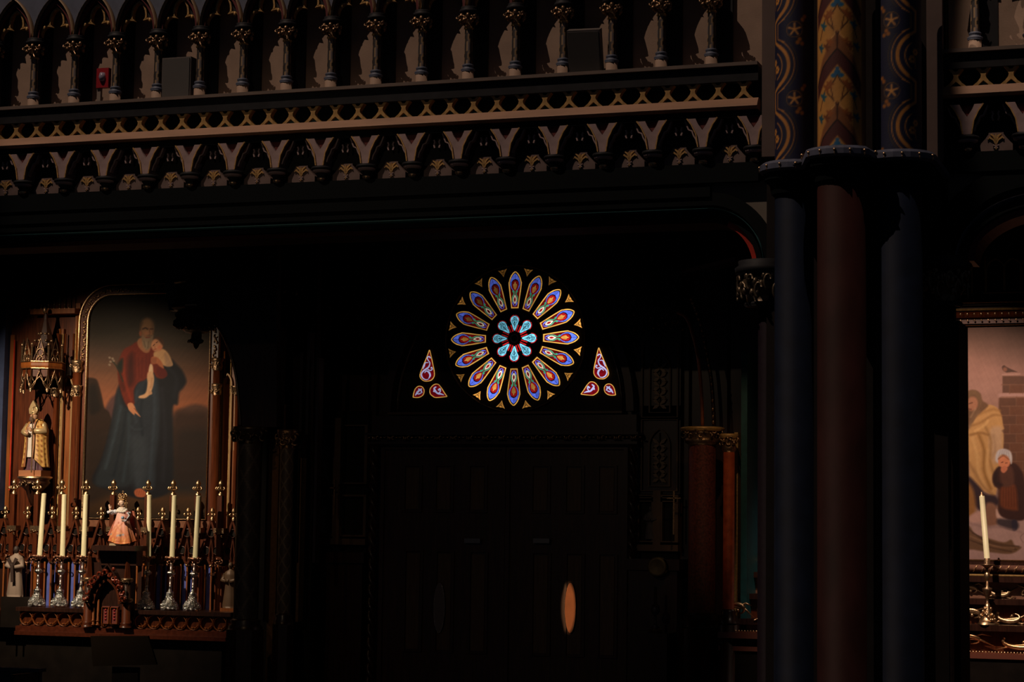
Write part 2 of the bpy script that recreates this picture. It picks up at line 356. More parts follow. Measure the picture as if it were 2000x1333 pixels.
# ---- gallery: beam, rails, tracery, arcade
GP0 = -12.534; PIT = .517
def gx(i): return GP0 + PIT * i
def gallery(label, i0, i1, xa, xb, first):
    t = thing('gallery_balcony', label, 'balcony')
    # beam and rails
    MB().box(xa, xb, 19.98, 20.7, 5.80, 5.99).build('beam', BK, t)
    b = MB(); b.box(xa, xb, 20.16, 20.6, 5.99, 6.56); b.build('frieze_wall', DM, t)
    r = MB(); prof = [(20.10, 6.50), (19.93, 6.515), (19.91, 6.54), (19.92, 6.555), (19.98, 6.63), (20.10, 6.64)]
    r.add([(x, y, z) for x in (xa, xb) for y, z in prof], [list(range(6)), list(range(11, 5, -1))] + [(k, k + 6, (k + 1) % 6 + 6, (k + 1) % 6) for k in range(6)])
    r.build('lower_rail', mat('rail_wood', (.36, .19, .11), .6, noise=.2, nscale=3, stretch=(.5, 2, 2)), t)
    MB().box(xa, xb, 19.96, 20.1, 6.44, 6.50).build('lower_moulding', BK, t)
    MB().box(xa, xb, 20.06, 20.2, 6.63, 6.86).build('frieze_back', BK, t)
    MB().box(xa, xb, 19.96, 20.2, 6.80, 6.95).build('upper_moulding', DM, t)
    MB().box(xa, xb, 19.92, 20.5, 6.95, 6.985).build('top_rail', mat('rail_grey', (.17, .125, .105), .6, noise=.15, nscale=3), t)
    # screen wall behind the colonnettes
    MB().box(xa, xb, 20.23, 20.31, 6.98, 9.2).build('screen_wall', ST, t)
    # tracery forks
    g = [(-.050, .20), (-.073, .180), (-.036, .135), (-.021, .105), (-.026, .08), (-.055, .042), (-.105, 0), (-.058, 0), (-.026, .03), (0, .052),
         (.026, .03), (.058, 0), (.105, 0), (.055, .042), (.026, .08), (.021, .105), (.036, .135), (.073, .180), (.050, .20), (.014, .152), (-.014, .152)]
    def fork(c):
        q = MB(); q.prism([(p[0], p[1]) for p in g], 19.985, 20.06); q.build_args = None
        o = q.build('tracery_fork', GP, t); o.location = (c, 0, 6.625); return o
    def cusp(c):
        q = MB(); q.strip(arc(-.13, .095, .105, -75, -20, 5), .012, 20.02, 20.07); q.strip(arc(-.035, .07, .03, -100, -10, 4), .012, 20.02, 20.07)
        q.strip([(p[0] * -1 - .26, p[1]) for p in arc(-.13, .095, .105, -75, -20, 5)], .012, 20.02, 20.07)
        o = q.build('tracery_cusp', LV, t); o.location = (c, 0, 6.625); return o
    def tooth(c):
        q = MB(); q.prism([(-.05, 0), (.05, 0), (.02, .03), (0, .045), (-.02, .03)], 20.02, 20.07)
        o = q.build('teal_tooth', TE, t); o.location = (c, 0, 6.63); return o
    f0 = c0 = t0 = None
    k = math.ceil((xa - GP0 + .06) / (PIT / 2)); off = X_(33, 250, 20) - gx(0); off = (off % (PIT / 2))
    x = xa + ((GP0 + off - xa) % (PIT / 2))
    while x < xb - .05:
        if f0 is None: f0 = fork(x); c0 = cusp(x); t0 = tooth(x)
        else:
            for o in (f0, c0, t0):
                n = o.copy(); n.location = (x, 0, o.location.z); n.parent = t; COL.objects.link(n)
        x += PIT / 2
    # colonnettes with their capitals; arches between them
    col0 = ar0 = br0 = sb0 = pn0 = None
    for i in range(i0, i1 + 1):
        x = gx(i)
        if xa + .03 < x < xb - .03:
            if col0 is None:
                p, Q = [], []
                n, mz = 20, 40; U = []; V = []; q = MB(); vs = []
                for a in range(mz + 1):
                    for k in range(n):
                        an = 2 * PI * k / n; z = 7.155 + .375 * a / mz; rr = .043 - .004 * a / mz
                        vs.append((rr * math.cos(an), 20.03 + rr * math.sin(an), z)); U.append(k / n * 4 % 1); V.append(a / mz)
                q.add(vs, [(a * n + k, a * n + (k + 1) % n, (a + 1) * n + (k + 1) % n, (a + 1) * n + k) for a in range(mz) for k in range(n)], True)
                U = np.array(U); V = np.array(V); tt = (V * 1.9 + .55) % 1; wv = np.abs(np.sin(tt * PI)) * .5
                d = np.abs(np.abs(U - .25 - 0) - 0); dd = np.minimum(np.abs(U - .25), 1 - np.abs(U - .25)); e = dd - wv * .55
                c = np.where((e < -.07)[:, None], np.array([[.20, .17, .17]]), np.where((e < .07)[:, None], np.array([[.42, .27, .14]]), np.array([[.03, .025, .025]])))
                if 'lozenge_paint' not in MATS: painted('lozenge_paint', .55)
                col0 = q.build('colonnette', MATS['lozenge_paint'], t, colors=c)
                b = MB(); b.lathe([(.062, 0), (.062, .10)], 0, 20.03, 6.985, 14, smooth=True); b.build('plinth', ST, col0)
                b = MB(); b.lathe([(.066, 0), (.074, .012), (.074, .025), (.058, .035), (.054, .05), (.062, .058), (.058, .072), (.04, .08)], 0, 20.03, 7.08, 16); b.build('base_ring', SB, col0)
                b = MB(); b.lathe([(.04, 0), (.052, .008), (.05, .02), (.04, .026)], 0, 20.03, 7.525, 14)
                b.build('neck_ring', GP, col0)
                b = MB(); b.lathe([(.045, 0), (.05, .06), (.075, .12)], 0, 20.03, 7.55, 12)
                rn = random.Random(5)
                for k in range(14):
                    an = 2 * PI * k / 14; b.blob((.088 * math.cos(an), 20.03 + .088 * math.sin(an), 7.60 + .05 * (k % 2) + .01), (.026, .026, .03), 6, 4)
                for k in range(7): b.curl(-.09 + .03 * k, 19.94, 7.635, .022, 4.5, k, .01, 1 if k % 2 else -1, 4)
                b.build('capital', DG, col0)
                b = MB(); b.lathe([(.08, 0), (.105, .012), (.105, .035), (.085, .045), (.09, .06), (.085, .07)], 0, 20.03, 7.69, 8); b.build('abacus', DM, col0)
                b = MB(); b.box(-.03, .03, 20.05, 20.14, 6.985, 7.75); b.build('fin', DM, col0)
                col0.location.x = x
            else:
                n = copy_tree(col0, t); n.location.x = x
            par = .18 * (-x / 20.); MB().box(x - par + .02, x - par + .22, 20.19, 20.23, 6.985, 8.3).build('back_pier', DM, t)  # dark strip added in place of the shaded half of each bay
        c = x + PIT / 2
        if c - PIT / 2 > xa - .01 and c + PIT / 2 < xb + .01:
            if ar0 is None:
                b = MB(); z0 = 7.76; H = PIT / 2
                # spandrel plate with a pointed cut-out
                A = [(-H + .02, z0)] + [(px_, z0 + .02 + (pz_ - z0)) for px_, pz_ in pointed(0, z0, H - .035, .43, 8)] + [(H - .02, z0)]
                plate = [(-H, z0 - .005)] + A + [(H, z0 - .005), (H, z0 + .62), (-H, z0 + .62)]
                q = MB(); q.prism([(-H, z0)] + [p_ for p_ in pointed(0, z0 + .005, H - .03, .44, 8)][:9] + [(0, z0 + .9), (-H, z0 + .9)], 20.03, 20.16)
                q.prism([(H, z0)] + [p_ for p_ in pointed(0, z0 + .005, H - .03, .44, 8)][::-1][:9] + [(0, z0 + .9), (H, z0 + .9)], 20.03, 20.16)
                ar0 = q.build('spandrel', SB, t)
                q = MB(); q.strip(pointed(0, z0, H - .015, .46, 9), .022, 19.95, 20.05, round_=True); q.build('arch_rib', mat('rib_gold', (.30, .20, .12), .5, .2), ar0)
                q = MB(); q.strip([(px_, pz_) for px_, pz_ in pointed(0, z0, H - .045, .40, 9)], .03, 20.0, 20.06); q.build('arch_soffit', MR, ar0)
                q = MB(); tf = trefoil(0, z0 - .02, H - .05, .36, 6); q.strip(tf, .02, 20.04, 20.10)
                q.blob((-.145, 20.03, z0 + .12), (.016, .016, .028)); q.blob((.145, 20.03, z0 + .12), (.016, .016, .028)); q.build('arch_cusp', GP, ar0)
                q = MB()
                pl = [(-H + .02, z0 + .0)] + tf[:len(tf) // 2 + 1] + [(0, z0 + .42)] + pointed(0, z0, H - .04, .42, 8)[:9][::-1][1:]
                q.prism(pl, 20.06, 20.11); q.prism([(-a_, b_) for a_, b_ in pl], 20.06, 20.11); q.build('cusp_plate', DM, ar0)
                ar0.location.x = c
            else:
                n = copy_tree(ar0, t); n.location.x = c
        # bracket below the rail
        xb_ = x + BOFF
        if xa + .03 < xb_ < xb - .03:
            if br0 is None:
                q = MB(); q.lathe([(.03, -.11), (.045, -.10), (.045, -.075), (.06, -.06), (.06, -.03), (.105, -.02), (.112, -.005), (.105, .01), (.075, .02)], 0, 20.0, 6.13, 16)
                br0 = q.build('bracket', DM, t)
                q = MB(); q.lathe([(.06, 0), (.092, .006), (.096, .02), (.092, .034), (.06, .038)], 0, 20.0, 6.08, 18); q.build('bracket_ring', LV, br0)
                q = MB(); q.lathe([(.03, 0), (.042, .008), (.04, .03), (.028, .036)], 0, 20.0, 6.0, 12); q.build('bracket_boss', GO, br0)
                q = MB(); q.prism([(-.15, .29), (-.07, .29), (-.045, .235), (0, .17), (.045, .235), (.07, .29), (.15, .29), (.105, .225), (.06, .13), (.04, 0), (-.04, 0), (-.06, .13), (-.105, .225)], 19.95, 20.16)
                a_ = q.build('bracket_arms', LV, br0); a_.location.z = 6.155
                q = MB()
                for s_ in (-1, 1): q.strip([(s_ * .155, .29), (s_ * .108, .225), (s_ * .063, .13), (s_ * .042, 0)], .012, 19.935, 19.96)
                a_ = q.build('bracket_edging', GP, br0); a_.location.z = 6.155
                q = MB()
                for s_ in (-1, 1):
                    q.strip([(s_ * .19, .29), (s_ * .17, .235), (s_ * .15, .19), (s_ * .115, .175), (s_ * .10, .13), (s_ * .075, .09), (s_ * .06, .04)], .014, 19.99, 20.05)
                    q.strip([(s_ * .235, .14), (s_ * .225, .17), (s_ * .235, .2), (s_ * .225, .225)], .016, 20.02, 20.06)
                a_ = q.build('bracket_cusp', LV, br0); a_.location.z = 6.155
                q = MB(); q.prism([(-.075, .29), (.075, .29), (.045, .245), (0, .18), (-.045, .245)], 19.99, 20.16)
                q.prism([(-.15, .285), (-.185, .285), (-.15, .19), (-.11, .165), (-.09, .12), (-.065, .12), (-.11, .225)], 20.03, 20.16)
                q.prism([(.15, .285), (.185, .285), (.15, .19), (.11, .165), (.09, .12), (.065, .12), (.11, .225)], 20.03, 20.16)
                a_ = q.build('bracket_infill', MR, br0); a_.location.z = 6.155
                br0.location.x = xb_
            else:
                n = copy_tree(br0, t); n.location.x = xb_
        xc = xb_ + PIT / 2
        if xa + .1 < xc < xb - .1:
            if pn0 is None:
                q = MB(); q.prism([(-.155, 0), (.155, 0), (.155, .07), (.135, .09), (.10, .13), (.07, .17), (.07, .185), (-.07, .185), (-.07, .17), (-.10, .13), (-.135, .09), (-.155, .07)], 20.06, 20.16)
                pn0 = q.build('stencilled_panel', mat('panel_mauve', (.17, .115, .105), .7, noise=.15, nscale=8), t)  # bell outline stands for a light patch on the stencilled wall
                q = MB()
                for s_ in (-1, 1):
                    q.strip([(0, .06), (s_ * .02, .11), (s_ * .06, .14), (s_ * .075, .12)], [.008, .014, .02, .01], 20.045, 20.06)
                    q.strip([(0, .1), (s_ * .02, .15), (s_ * .05, .17)], [.01, .02, .01], 20.045, 20.06)
                q.strip([(0, .02), (0, .17)], .008, 20.045, 20.06)
                q.build('stencil_leaf', GP, pn0)
                q = MB()
                for k in range(5):
                    an = PI / 2 + 2 * PI * k / 5; q.strip([(0, .055), (.028 * math.cos(an), .055 + .028 * math.sin(an))], [.006, .012], 20.045, 20.06)
                q.build('stencil_flower', LV, pn0)
                pn0.location = (xc, 0, 5.995)
            else:
                n = copy_tree(pn0, t); n.location.x = xc
    return t
BOFF = X_(46, 345, 20) - gx(0)
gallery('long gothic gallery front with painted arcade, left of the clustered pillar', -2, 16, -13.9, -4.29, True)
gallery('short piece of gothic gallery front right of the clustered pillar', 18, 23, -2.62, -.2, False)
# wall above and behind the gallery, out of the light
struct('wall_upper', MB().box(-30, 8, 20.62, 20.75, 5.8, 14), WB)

# ---- arch bands under the beam, spandrels
def band_path(r, flat):    # flat soffit then quarter round down to the springing (right end of the left bay)
    xs, zs = AX_, AZ_
    return [(-14.2, zs + flat), (xs - 1.6, zs + flat)] + [(xs - ex + ex * math.cos(a), zs + flat * math.sin(a)) for ex in [r] for a in np.linspace(PI / 2, 0, 14)]
AX_, AZ_ = X_(1493, 515, 20), Z_(1480, 520, 20)
zt = Z_(1440, 372, 20) - AZ_
def quarter(xr, rx, rz, xl=-14.2): return [(xl, AZ_ + rz)] + [(xr - rx + rx * math.cos(a), AZ_ + rz * math.sin(a)) for a in np.linspace(PI / 2, 0, 16)]
q = MB(); q.strip(quarter(AX_ + .06, .62, zt - .07), .13, 20.02, 20.6); struct('trim_1', q, BK)
q = MB(); q.strip(quarter(AX_ - .01, .56, zt - .165), .06, 20.0, 20.6, round_=True); struct('trim_2', q, TE)
q = MB(); q.strip(quarter(AX_ - .062, .52, zt - .22), .05, 20.06, 20.6); struct('trim_3', q, BK)
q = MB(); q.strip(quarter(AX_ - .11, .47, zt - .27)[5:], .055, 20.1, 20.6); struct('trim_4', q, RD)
q = MB(); q.strip(quarter(AX_ - .11, .47, zt - .27)[:6], .055, 20.1, 20.6); struct('trim_21', q, mat('dim_maroon', (.035, .006, .004), .7, spec=.1))  # flat run of the red band, its shade put into a darker colour
q = MB(); P_ = quarter(AX_ + .06, .62, zt - .03)
q.prism(P_[1:] + [(AX_ + .14, AZ_), (AX_ + .14, 5.82), (P_[1][0], 5.82)], 20.08, 20.5); struct('trim_5', q, SG)
q = MB(); q.box(-14.2, P_[1][0] + .01, 20.0, 20.5, AZ_ + zt - .05, 5.82); struct('trim_6', q, BK)
# right bay arch, rising to the right
AXR, AZR = X_(1852, 510, 20), Z_(1850, 508, 20)
def rq(x0, rx, rz): return [(x0 + rx - rx * math.cos(a), AZR + rz * math.sin(a)) for a in np.linspace(0, PI / 2, 16)] + [(x0 + rx + 1.5, AZR + rz)]
ztr = Z_(1990, 330, 20) - AZR
for nm, dx, rx, w_, y0, m in (('trim_7', -.10, .95, .22, 20.0, BK), ('trim_8', .06, .82, .05, 20.02, SB), ('trim_9', .13, .76, .06, 20.06, BK), ('trim_10', .20, .70, .06, 20.1, MR)):
    q = MB(); q.strip(rq(AXR + dx, rx, ztr - .05 - (dx + .1) * 1.1), w_, y0, 20.6, round_=(nm == 'trim_8')); struct(nm, q, m)
q = MB(); P_ = rq(AXR - .13, 1.0, ztr); q.prism([(AXR - .16, AZR), ] + P_ + [(P_[-1][0], 5.82), (AXR - .16, 5.82)], 20.1, 20.5); struct('trim_11', q, SG)

# ---- pier block behind the pillar
px0, px1 = X_(1497, 600, 20), X_(1850, 600, 20)
q = MB(); q.box(px0, px1, 20.0, 20.7, 0, 12); struct('pier_wall', q, mat('pier_brown', (.02, .016, .015), .7, spec=.1, noise=.15, nscale=4))
q = MB(); q.box(px0 - .03, px0 + .17, 19.9, 20.7, 6.02, 12); struct('trim_12', q, mat('pilaster_brown', (.13, .085, .075), .7, noise=.1, nscale=5))
q = MB(); q.box(px1 - .17, px1 - .02, 19.9, 20.7, 5.9, 12); struct('trim_13', q, MATS['pilaster_brown'])
# dark outer shaft right of the pillar, cutting off the chapel picture
q = MB(); q.box(X_(1843, 900, 20.1), X_(1892, 900, 20.85), 20.1, 20.85, 0, Z_(1890, 625, 20.1)); struct('trim_14', q, BK)

# ---- clustered pillar
PL = thing('clustered_pillar', 'clustered pillar with two navy shafts flanking a dark red one, stencilled above a studded ring', 'pillar')
SH = [(X_(1551, 700, 19.2), 19.2, X_(1590, 700, 19.2) - X_(1551, 700, 19.2) - .005, NV, 'left'),
      (X_(1644, 700, 18.95), 18.95, .222, NR, 'mid'), (X_(1757, 700, 19.12), 19.12, .21, NV, 'right')]
ZR = Z_(1640, 300, 18.8)
painted('stencil_paint', .6, bump=.15)
for (sx, sy, sr, m, kind) in SH:
    zr_ = ZR - (.0 if kind == 'mid' else .05)
    q = MB(); q.lathe([(sr, 0), (sr, zr_ - .1)], sx, sy, 0, 40); q.build('lower_shaft', m, PL)
    n, mz = 120, 300; z0 = ZR - .12; z1 = 8.6; vs = []; U = []; V = []
    for a in range(mz + 1):
        for k in range(n):
            an = -PI * 1.5 + 2 * PI * k / n; vs.append((sx + sr * math.cos(an), sy + sr * math.sin(an), z0 + (z1 - z0) * a / mz))
            U.append((an + PI / 2) * sr); V.append(z0 + (z1 - z0) * a / mz)
    U = np.array(U); V = np.array(V); U = (U + PI * sr) % (2 * PI * sr) - PI * sr
    q = MB(); q.add(vs, [(a * n + k, a * n + (k + 1) % n, (a + 1) * n + (k + 1) % n, (a + 1) * n + k) for a in range(mz) for k in range(n)], True)
    R_ = .66
    if kind == 'mid':
        P = Paint(U, V, (120, 82, 54)); za = Z_(1642, 94, 18.73)
        for k in range(-2, 4):
            b = za + k * R_
            H = .245
            P.poly([(-H, b - .42), (-H, b - .30), (-H * .62, b - .08), (0, b + .17), (H * .62, b - .08), (H, b - .30), (H, b - .42), (H, b - .7), (-H, b - .7)][:7] + [(H * .6, b - .26), (0, b - .0), (-H * .6, b - .26)], (84, 50, 38), .012, sm=False)
        for k in range(-2, 4):
            b = za + k * R_
            P.poly([(-.24, b - .33), (-.15, b - .16), (0, b), (.15, b - .16), (.24, b - .33), (.24, b - .47), (.13, b - .3), (0, b - .15), (-.13, b - .3), (-.24, b - .47)], (52, 24, 24), .01, sm=False)
            P.line([(-.24, b - .33), (-.15, b - .16), (0, b), (.15, b - .16), (.24, b - .33)], .012, (15, 8, 8), .006, sm=False)
            for s_ in (-1, 1):
                P.line([(0, b), (0, b + .12), (s_ * .05, b + .2), (s_ * .10, b + .27), (s_ * .03, b + .36), (0, b + .42)], .010, (30, 14, 10), .006)
                P.line([(s_ * .04, b + .20), (s_ * .09, b + .34), (s_ * .19, b + .10)], .008, (40, 18, 12), .005)
                for (lx, lz, c) in ((.075, .33, (92, 50, 30)), (.075, .06, (92, 50, 30)), (.11, .30, (88, 46, 28)), (.15, .22, (22, 60, 74)), (.185, .02, (22, 55, 70)), (.11, .02, (70, 36, 24))):
                    for an in (0, 1.1, -1.1, 2.4): P.ell(s_ * lx + .018 * math.cos(an), b + lz + .02 * math.sin(an), .026, .012, c, an, .006)
                P.line([(s_ * .06, b + .1), (s_ * .02, b + .14), (s_ * .03, b + .18)], .006, (150, 110, 90), .005)
            for (dx, dz, r) in ((0, .44, .03), (-.035, .41, .026), (.035, .41, .026), (0, .475, .018)): P.ell(dx, b + dz, r, r * .8, (18, 62, 92), 0, .006)
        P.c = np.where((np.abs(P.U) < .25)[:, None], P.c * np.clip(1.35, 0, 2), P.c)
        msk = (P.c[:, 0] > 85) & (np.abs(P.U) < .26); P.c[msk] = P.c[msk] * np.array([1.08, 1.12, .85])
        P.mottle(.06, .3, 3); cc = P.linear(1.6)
    else:
        sg = 1 if kind == 'left' else -1
        P = Paint(U * sg, V, (17, 20, 44)); zc = Z_(1530, 126, 19.0)
        GOLD = (150, 100, 48)
        for k in range(-2, 4):
            b = zc + k * R_; cx = -.235
            for (r, w_) in ((.215, .035), (.145, .012), (.27, .010)):
                P.line([(cx + r * math.cos(a), b + r * math.sin(a)) for a in np.linspace(-1.0, 1.0, 14)], w_, GOLD, .006)
            P.line([(cx + .12, b + .182), (cx + .035, b + .235), (cx + .03, b + .42), (cx + .12, b + .478)], .030, GOLD, .006, sm=False)
            P.line([(cx + .17, b + .22), (cx + .085, b + .26), (cx + .085, b + .40), (cx + .17, b + .44)], .011, GOLD, .006, sm=False)
            P.poly([(cx + .35 * 1, b + .33), (cx + .30, b + .25), (cx + .40, b + .25), (cx + .42, b + .40), (cx + .30, b + .41)], (30, 20, 24), .02)
            for j in range(5):
                an = PI / 2 + 2 * PI * j / 5
                fx, fz = cx + .27, b + .335
                P.line([(fx, fz), (fx + .055 * math.cos(an), fz + .055 * math.sin(an))], .018, (165, 115, 60), .008, sm=False)
            P.line([(fx + .075 * math.cos(a), fz + .075 * math.sin(a)) for a in np.linspace(0, 6.2, 16)], .007, (95, 66, 36), .005)
            for (ux, uz) in ((.32, .24), (.345, .20), (.30, .21), (.35, .43), (.37, .46)): P.ell(cx + ux, b + uz, .02, .02, (120, 72, 30), 0, .008)
            for j in range(6):
                an = 2 * PI * j / 6
                for (fx, fz, rr) in ((cx + .07, b - .03, .035), (cx + .035, b + .04, .03)):
                    P.ell(fx + rr * .7 * math.cos(an), fz + rr * .7 * math.sin(an), rr * .45, rr * .45, (165, 110, 48), 0, .006)
            P.line([(cx + .05, b + .0), (cx + .03, b - .11)], .016, (120, 78, 38), .006, sm=False)
            P.line([(cx + .30 * math.cos(a) + .0, b + .30 * math.sin(a)) for a in np.linspace(-.75, .75, 10)], .008, (55, 42, 30), .006)
        P.mottle(.06, .3, 4); cc = P.linear(2.1)
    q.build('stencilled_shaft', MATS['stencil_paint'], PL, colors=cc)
# scalloped ring and its gilt studs
q = MB(); st_ = MB(); cap = MB()
cx_ = []
def ring_out(z, grow):
    pts = []
    for (sx, sy, sr, m, kind) in SH:
        rr = sr + grow
        for a in np.linspace(PI * 1.08, PI * 1.92, 13): pts.append((sx + rr * math.cos(a), sy + rr * math.sin(a)))
    return pts
def ring_slab(mb, zg):
    n = None; vs = []
    for z, g in zg:
        r = ring_out(z, g); r = [(r[0][0] - .0, 20.05)] + r + [(r[-1][0], 20.05)]; n = len(r); vs += [(x, y, z + (-.055 if (x < SH[0][0] + SH[0][2] * 1.0) else (-.025 if x > SH[2][0] - SH[2][2] else 0))) for x, y in r]
    fs = [list(range(n)), list(range((len(zg) - 1) * n, len(zg) * n))]
    for i in range(len(zg) - 1): fs += [(i * n + k, i * n + (k + 1) % n, (i + 1) * n + (k + 1) % n, (i + 1) * n + k) for k in range(n)]
    mb.add(vs, fs)
ring_slab(q, [(ZR + .0, .06), (ZR + .045, .115), (ZR + .015, .15), (ZR - .035, .15), (ZR - .06, .10)][::1]); q.build('pillar_ring', mat('ring_blue', (.10, .11, .17), .55, noise=.2, nscale=12), PL)
q = MB(); ring_slab(q, [(ZR - .05, .11), (ZR - .12, .10), (ZR - .15, .05), (ZR - .25, .03), (ZR - .27, -.01)]); q.build('ring_moulding', BK, PL)
for (sx, sy, sr, m, kind) in SH:
    for a in np.linspace(PI * 1.14, PI * 1.86, 6 if kind != 'mid' else 7):
        b = MB(); b.blob((0, 0, 0), (.014, .014, .014), 8, 6); b.blob((0, .01, -.028), (.010, .012, .018), 6, 4)
        if cx_: o = cx_[0].copy(); COL.objects.link(o)
        else: o = b.build('ring_stud', GO, PL); cx_.append(o)
        dz = -.055 if sx == SH[0][0] else (-.025 if sx == SH[2][0] else 0)
        o.location = (sx + (sr + .152) * math.cos(a), sy + (sr + .152) * math.sin(a), ZR + .0 + dz)

# ---- engaged columns with gilded capitals either side of the pier
def engaged(label, pxc, r, pytop, pybot, ex0, m, seed):
    Y = 20.15; x = X_(pxc, (pytop + pybot) / 2, Y); zt_, zb = Z_(pxc, pytop, Y - .2), Z_(pxc, pybot, Y - .2); h = zt_ - zb
    t = thing('engaged_column', label, 'column')
    MB().lathe([(r * .42, 0), (r * .42, zb + .02)], x + (.05 if pxc < 1600 else 0), Y, 0, 24).build('shaft', m, t)
    b = MB(); b.lathe([(r * .65, 0), (r * .7, h * .2), (r * .95, h * .45), (r * .9, h * .7)], x, Y, zb, 24)
    rn = random.Random(seed)
    for k in range(26):
        a = PI + PI * (k + rn.random()) / 26; zz = zb + h * (.2 + .5 * rn.random()); rr = r * .98
        b.blob((x + rr * math.cos(a), Y + rr * math.sin(a), zz), (.03, .03, .04), 7, 5)
    for k in range(9):
        a = PI + PI * (k + .5) / 9; zz = zb + h * (.35 + .2 * (k % 2)); rr = r * 1.03
        b.tube([(x + rr * math.cos(a + .13 * math.cos(c)), Y + rr * math.sin(a + .13 * math.cos(c)) * 1.03, zz + .06 * math.sin(c) - .01 * c) for c in np.linspace(0, 4.6, 9)], .014, 6)
    b.build('capital', mat('old_gold', (.20, .15, .10), .38, .8, noise=.4, nscale=30, bump=.4), t)
    b = MB(); b.lathe([(r * .9, 0), (r * 1.12, .02), (r * 1.15, .07), (r * 1.0, .10), (r * 1.02, .14), (r * .8, .15)], x, Y, zb + h * .7, 24); b.build('abacus', DM, t)
    b = MB(); b.lathe([(r * .7, 0), (r * .78, .015), (r * .78, .035), (r * .66, .045)], x, Y, zb - .03, 24); b.build('neck_ring', DM, t)
engaged('dark column with gilded leafy capital hugging the pier left of the pillar', 1492, .25, 510, 590, 0, mat('plum_paint', (.012, .007, .012), .6, spec=.1, noise=.2), 3)
engaged('dark column with gilded leafy capital hugging the pier right of the pillar', 1843, .235, 500, 590, 0, mat('brown_shaft', (.014, .008, .007), .6, spec=.1, noise=.2), 8)

# ---- things standing on the gallery rail
def speaker(label, pxl, pxr, pyt, pyb, Y, rot, tiltx):
    c = at((pxl + pxr) / 2, (pyt + pyb) / 2, Y); w_ = X_(pxr, pyt, Y) - X_(pxl, pyt, Y); h = Z_(pxl, pyt, Y) - Z_(pxl, pyb, Y)
    t = thing('loudspeaker', label, 'speaker', loc=tuple(c)); t.rotation_euler = (tiltx, 0, rot)
    b = MB(); w2, h2, d = w_ / 2, h / 2, .15
    b.box(-w2, w2, 0, d, -h2, h2); b.build('cabinet', SP, t)
    MB().box(-w2 * .93, w2 * .93, -.012, 0, -h2 * .93, h2 * .93).build('grille', mat('grille_grey', (.085, .078, .075), .8, bump=.3, bscale=500), t)
    MB().box(-.03, .03, .03, .08, -h2 - .14, -h2).build('bracket', DM, t)
speaker('grey box loudspeaker on the gallery rail, further left of the two', 316, 372, 112, 192, 20.02, .0, 0)
speaker('grey box loudspeaker tilted down on the gallery rail, between colonnettes nearer the pillar', 1110, 1172, 60, 150, 19.97, .1, math.radians(20))
t = thing('warning_light', 'red strobe alarm light on a short post behind the gallery rail', 'alarm light')
c = at(200, 152, 20.02); w_ = .075
b = MB(); b.box(c[0] - w_, c[0] + w_, c[1], c[1] + .06, c[2] - .11, c[2] + .11); b.build('housing', mat('alarm_red', (.35, .012, .02), .4), t)
b = MB(); b.lathe([(.0, -.05), (.03, -.045), (.042, 0), (.03, .045), (0, .05)], c[0], c[1], c[2] + .01, 12); b.build('lens', mat('clear_lens', (.35, .3, .4), .12, spec=.9), t)
b = MB(); b.box(c[0] - .075, c[0] - .03, c[1] + .02, c[1] + .06, 6.985, c[2] - .1); b.build('post', mat('post_grey', (.25, .2, .17), .6), t)
# ================================================================== aisle wall: panelling, lunette with rose window, door
YW = 26.0
struct('wall_back', MB().box(-18.2, 2.7, 26.3, 26.5, 0, 7), WB)
q = MB(); q.box(X_(590, 800, 26), X_(1500, 800, 26), 26.12, 26.3, 0, 6.9); struct('wall_panelled', q, WD)
# thin vertical shafts on the panelled wall
v0 = None
WP = bpy.data.objects['wall_panelled']
for px in (596, 622, 662, 677, 719, 735, 1262, 1275, 1330, 1345, 1420):
    x = X_(px, 650, 26)
    if v0 is None:
        b = MB(); b.tube([(0, 26.08, 2.6), (0, 26.08, 6.4)], .014, 8); v0 = b.build('wall_shaft', WD, WP)
    else: v0n = v0.copy(); COL.objects.link(v0n); v0n.location.x = x; continue
    v0.location.x = x
k0 = None
for px in (640, 698, 1235, 1300):
    x = X_(px, 560, 26)
    b = MB(); b.strip(pointed(0, 5.75, .12, .2, 6), .018, 26.07, 26.12); b.strip([(-.12, 5.75), (-.12, 4.6), (.12, 4.6), (.12, 5.75)], .018, 26.07, 26.12)
    for k in range(5): b.blob((0, 26.09, 4.8 + .2 * k), (.05, .02, .06), 6, 4)
    if k0 is None: k0 = b.build('blind_panel', WD, WP)
    else: o = k0.copy(); COL.objects.link(o); o.location.x = x; continue
    k0.location.x = x
RC = at(1003.5, 661, 25.95); rx_, rz_ = float(RC[0]), float(RC[2])
# window plate: rectangle with openings is built from the pieces of the tracery below
W1 = thing('window_1', 'round rose window of sixteen petals over the doors', 'window', kind='structure', loc=(rx_, 25.95, rz_))
lun = X_(775, 805, 25.95) - rx_; lur = X_(1215, 805, 25.95) - rx_; sill = Z_(1000, 805, 25.95) - rz_; apex = Z_(1005, 497, 25.95) - rz_
lc = (lun + lur) / 2; lh = (lur - lun) / 2
PT = pointed(lc, sill, lh, apex - sill, 14)
q = MB(); q.prism(PT, .05, .14); q.build('lunette_board', WB, W1)
q = MB(); q.strip(PT, .035, -.02, .06, round_=True); q.build('lunette_rib', WD, W1)
q = MB(); q.strip(pointed(lc, sill, lh + .12, apex - sill + .13, 14), .10, -.06, .1); q.build('lunette_moulding', WD, W1)
q = MB(); q.box(lun - .1, lur + .02, -.08, .06, sill - .03, sill); q.build('lunette_sill', mat('sill_wood', (.10, .045, .02), .35, noise=.2), W1)
q = MB(); q.strip(arc(0, 0, .975, 0, 354, 60), .03, 0, .06, closed=True, round_=True); q.strip(arc(0, 0, .385, 0, 352, 44), .02, .02, .06, closed=True, round_=True); q.build('rose_ring', WD, W1)
